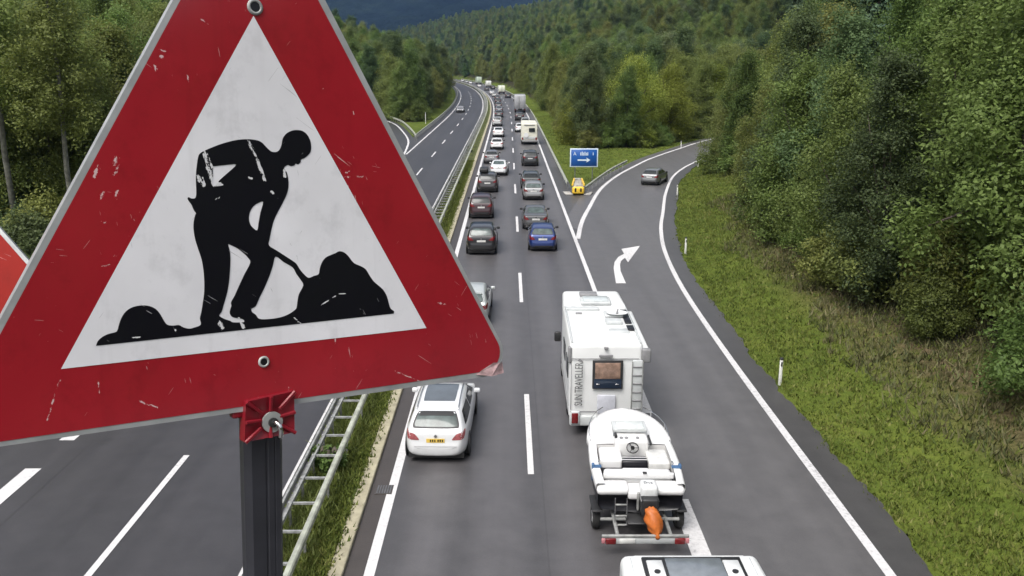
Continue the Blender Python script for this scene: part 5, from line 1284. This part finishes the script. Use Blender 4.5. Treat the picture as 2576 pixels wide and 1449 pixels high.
# post: extruded profile with grooves
hw = .0315
prof = [(-hw, -.022), (-hw, .016), (-hw + .011, .030), (.002, .030), (.004, .0285), (.006, .0285), (.008, .030), (.017, .030), (.0185, .0288), (.020, .030), (hw - .004, .030), (hw, .025), (hw, -.022), (hw - .01, -.030), (-hw + .01, -.030)]
ax_up = -axis_; fx_ = ax_up.cross(Vector((0, 1, 0))).normalized() * -1; fx_ = Vector((0, -1, 0)).cross(ax_up).normalized() * -1
fx_ = ax_up.cross(Vector((.45, -.9, 0))).normalized() * -1
if fx_.x < 0: fx_ = -fx_
fy_ = ax_up.cross(fx_) * -1
if fy_.y > 0: fy_ = -fy_
TOPP = PT + ax_up * .045
b = MB(); rows = [[q + fx_ * x + fy_ * y - foot for x, y in prof] for q in (foot, TOPP)]
b.grid(rows, True); b.f.append(tuple(len(prof) + i for i in range(len(prof))))
b.build('post', plain('post_powder_coat', (.034, .035, .043), .45, .1, .25, 9), rw)
rbox('base_plate', (0, 0, .05), (.5, .8, .10), M['blackplastic'], rw, .02, 2)
# red plastic clamp with ribs and a hooked bolt
cl = [uv(612, 1008), uv(733, 981), uv(734, 1084), uv(609, 1109)]; cc_ = uv(674, 1052)
clm = plain('clamp_red', (.19, .008, .016), .34, 0, .1, 10)
b = MB(); lo_ = [Vector((p.x, p.y, .006)) for p in cl]; hi_ = [Vector((p.x, p.y, .012)) for p in cl]
inr = [Vector((cc_.x + (p.x - cc_.x) * .40, cc_.y + (p.y - cc_.y) * .40, .004)) for p in cl]
V_ = [Vector((p.x, p.y, -.012)) for p in cl] + hi_ + inr
b.add(V_, [(0, 1, 5, 4), (1, 2, 6, 5), (2, 3, 7, 6), (3, 0, 4, 7), (4, 5, 9, 8), (5, 6, 10, 9), (6, 7, 11, 10), (7, 4, 8, 11), (8, 9, 10, 11)])
clamp = in_sign(b.build('clamp', clm, rw))
ctr3 = Vector((cc_.x, cc_.y, .009))
edge_pts = [hi_[i] for i in range(4)] + [(hi_[i] + hi_[(i + 1) % 4]) / 2 for i in range(4)]
for e_ in edge_pts:
    MB().tube([e_ + Vector((0, 0, .004)), e_ + (ctr3 - e_) * .62 + Vector((0, 0, .002))], [.0035, .003], 6).build('rib', clm, clamp)
bc = uv(678, 1058)
MB().cyl((bc.x, bc.y, .012), .0175, .005, 'z', 24).build('washer', M['galv'], clamp, False)
MB().cyl((bc.x, bc.y, .016), .008, .006, 'z', 16).build('bolt_hole', M['blackplastic'], clamp)
MB().tube([(bc.x + .001, bc.y - .002, .010), (bc.x + .002, bc.y + .001, .026), (bc.x + .004, bc.y - .003, .033), (bc.x + .006, bc.y - .012, .034), (bc.x + .007, bc.y - .021, .030), (bc.x + .007, bc.y - .026, .024)], .0042, 10).build('hook_bolt', M['chrome'], clamp, True)
sp_ = uv(603, 1040); rbox('clamp_lug', (sp_.x, sp_.y, -.012), (.022, .018, .02), clm, clamp, .004, 2)

# second warning sign cut by the left edge of the picture
D2 = 2.05
P0 = CO + ray(-40, 528) * D2; P1 = CO + ray(72, 655) * D2
sd = (P1 - P0).normalized(); n2 = (Vector((.35, -.9, .15)) - sd * sd.dot(Vector((.35, -.9, .15)))).normalized(); e2 = sd.cross(n2) * -1
# local frame: the right edge of the triangle runs along sd
ea = math.radians(60)
LX = (sd * math.cos(ea) + e2 * math.sin(ea) * -1).normalized()
if LX.z > .5 or LX.x < 0: LX = (sd * math.cos(ea) + e2 * math.sin(ea)).normalized()
LY = n2.cross(LX) 
S2 = .80; cor = P1 + sd * .16
t2 = [cor, cor - LX * S2, cor - sd * S2]
org = Vector((t2[1] + (cor - t2[1]) / 2)); foot2 = Vector((org.x, org.y, 9.4))
s2 = thing('warning_sign', 'second triangular sign, bright red corner cut by the left photo edge', 'road sign', foot2)
def tri2(inset): 
    g_ = (t2[0] + t2[1] + t2[2]) / 3; M2 = [p + (g_ - p).normalized() * inset for p in t2]; loc = [Vector(((p - org).dot(LX), (p - org).dot(LY))) for p in M2]; return rounded(loc, .035)
RM2 = Matrix(((LX.x, LY.x, n2.x, org.x), (LX.y, LY.y, n2.y, org.y), (LX.z, LY.z, n2.z, org.z), (0, 0, 0, 1)))
o2 = tri2(0); k_ = len(o2); b = MB(); b.add([(p.x, p.y, w) for w in (-.02, 0) for p in o2], [tuple(range(k_))[::-1]] + [(i, (i + 1) % k_, k_ + (i + 1) % k_, k_ + i) for i in range(k_)] + [tuple(range(k_, 2 * k_))])
red2, _, _, rp2 = signmat('sign_orange_red', (.27, .010, .005), (.6, .30, .30), .4); rp2.inputs['Coat Weight'].default_value = 0; rp2.inputs['Specular IOR Level'].default_value = .15
for nm, pl, w, mt in (('red_face', tri2(.018), .0008, red2), ('white_field', tri2(.27), .0016, wht)):
    q = flat(nm, [pl], w, mt, s2); q.matrix_local = Matrix.Translation(-foot2) @ RM2
q = b.build('panel', rimm, s2); q.matrix_local = Matrix.Translation(-foot2) @ RM2
MB().tube([(0, .05, 0), (0, .05, max(.2, org.z - 9.4 + .25))], .03, 10).build('post', M['postgrey'], s2); rbox('base_plate', (0, .05, .05), (.5, .6, .10), M['blackplastic'], s2, .02, 2)

# ------------------------------------------------------------------ air
hz = MB().box((0, 2050, 500), (7400, 4900, 1006)).me('haze'); m = bpy.data.materials.new('thin_air'); m.use_nodes = True; nt = m.node_tree; nt.nodes.clear()
out = nt.nodes.new('ShaderNodeOutputMaterial'); pv = nt.nodes.new('ShaderNodeVolumePrincipled'); pv.inputs['Color'].default_value = (.30, .52, 1, 1); pv.inputs['Density'].default_value = .000065; pv.inputs['Anisotropy'].default_value = .1
nt.links.new(pv.outputs[0], out.inputs['Volume']); hz.materials.append(m)
tag(ob('haze', hz), 'thin blue haze filling the valley', 'haze', None, 'stuff')
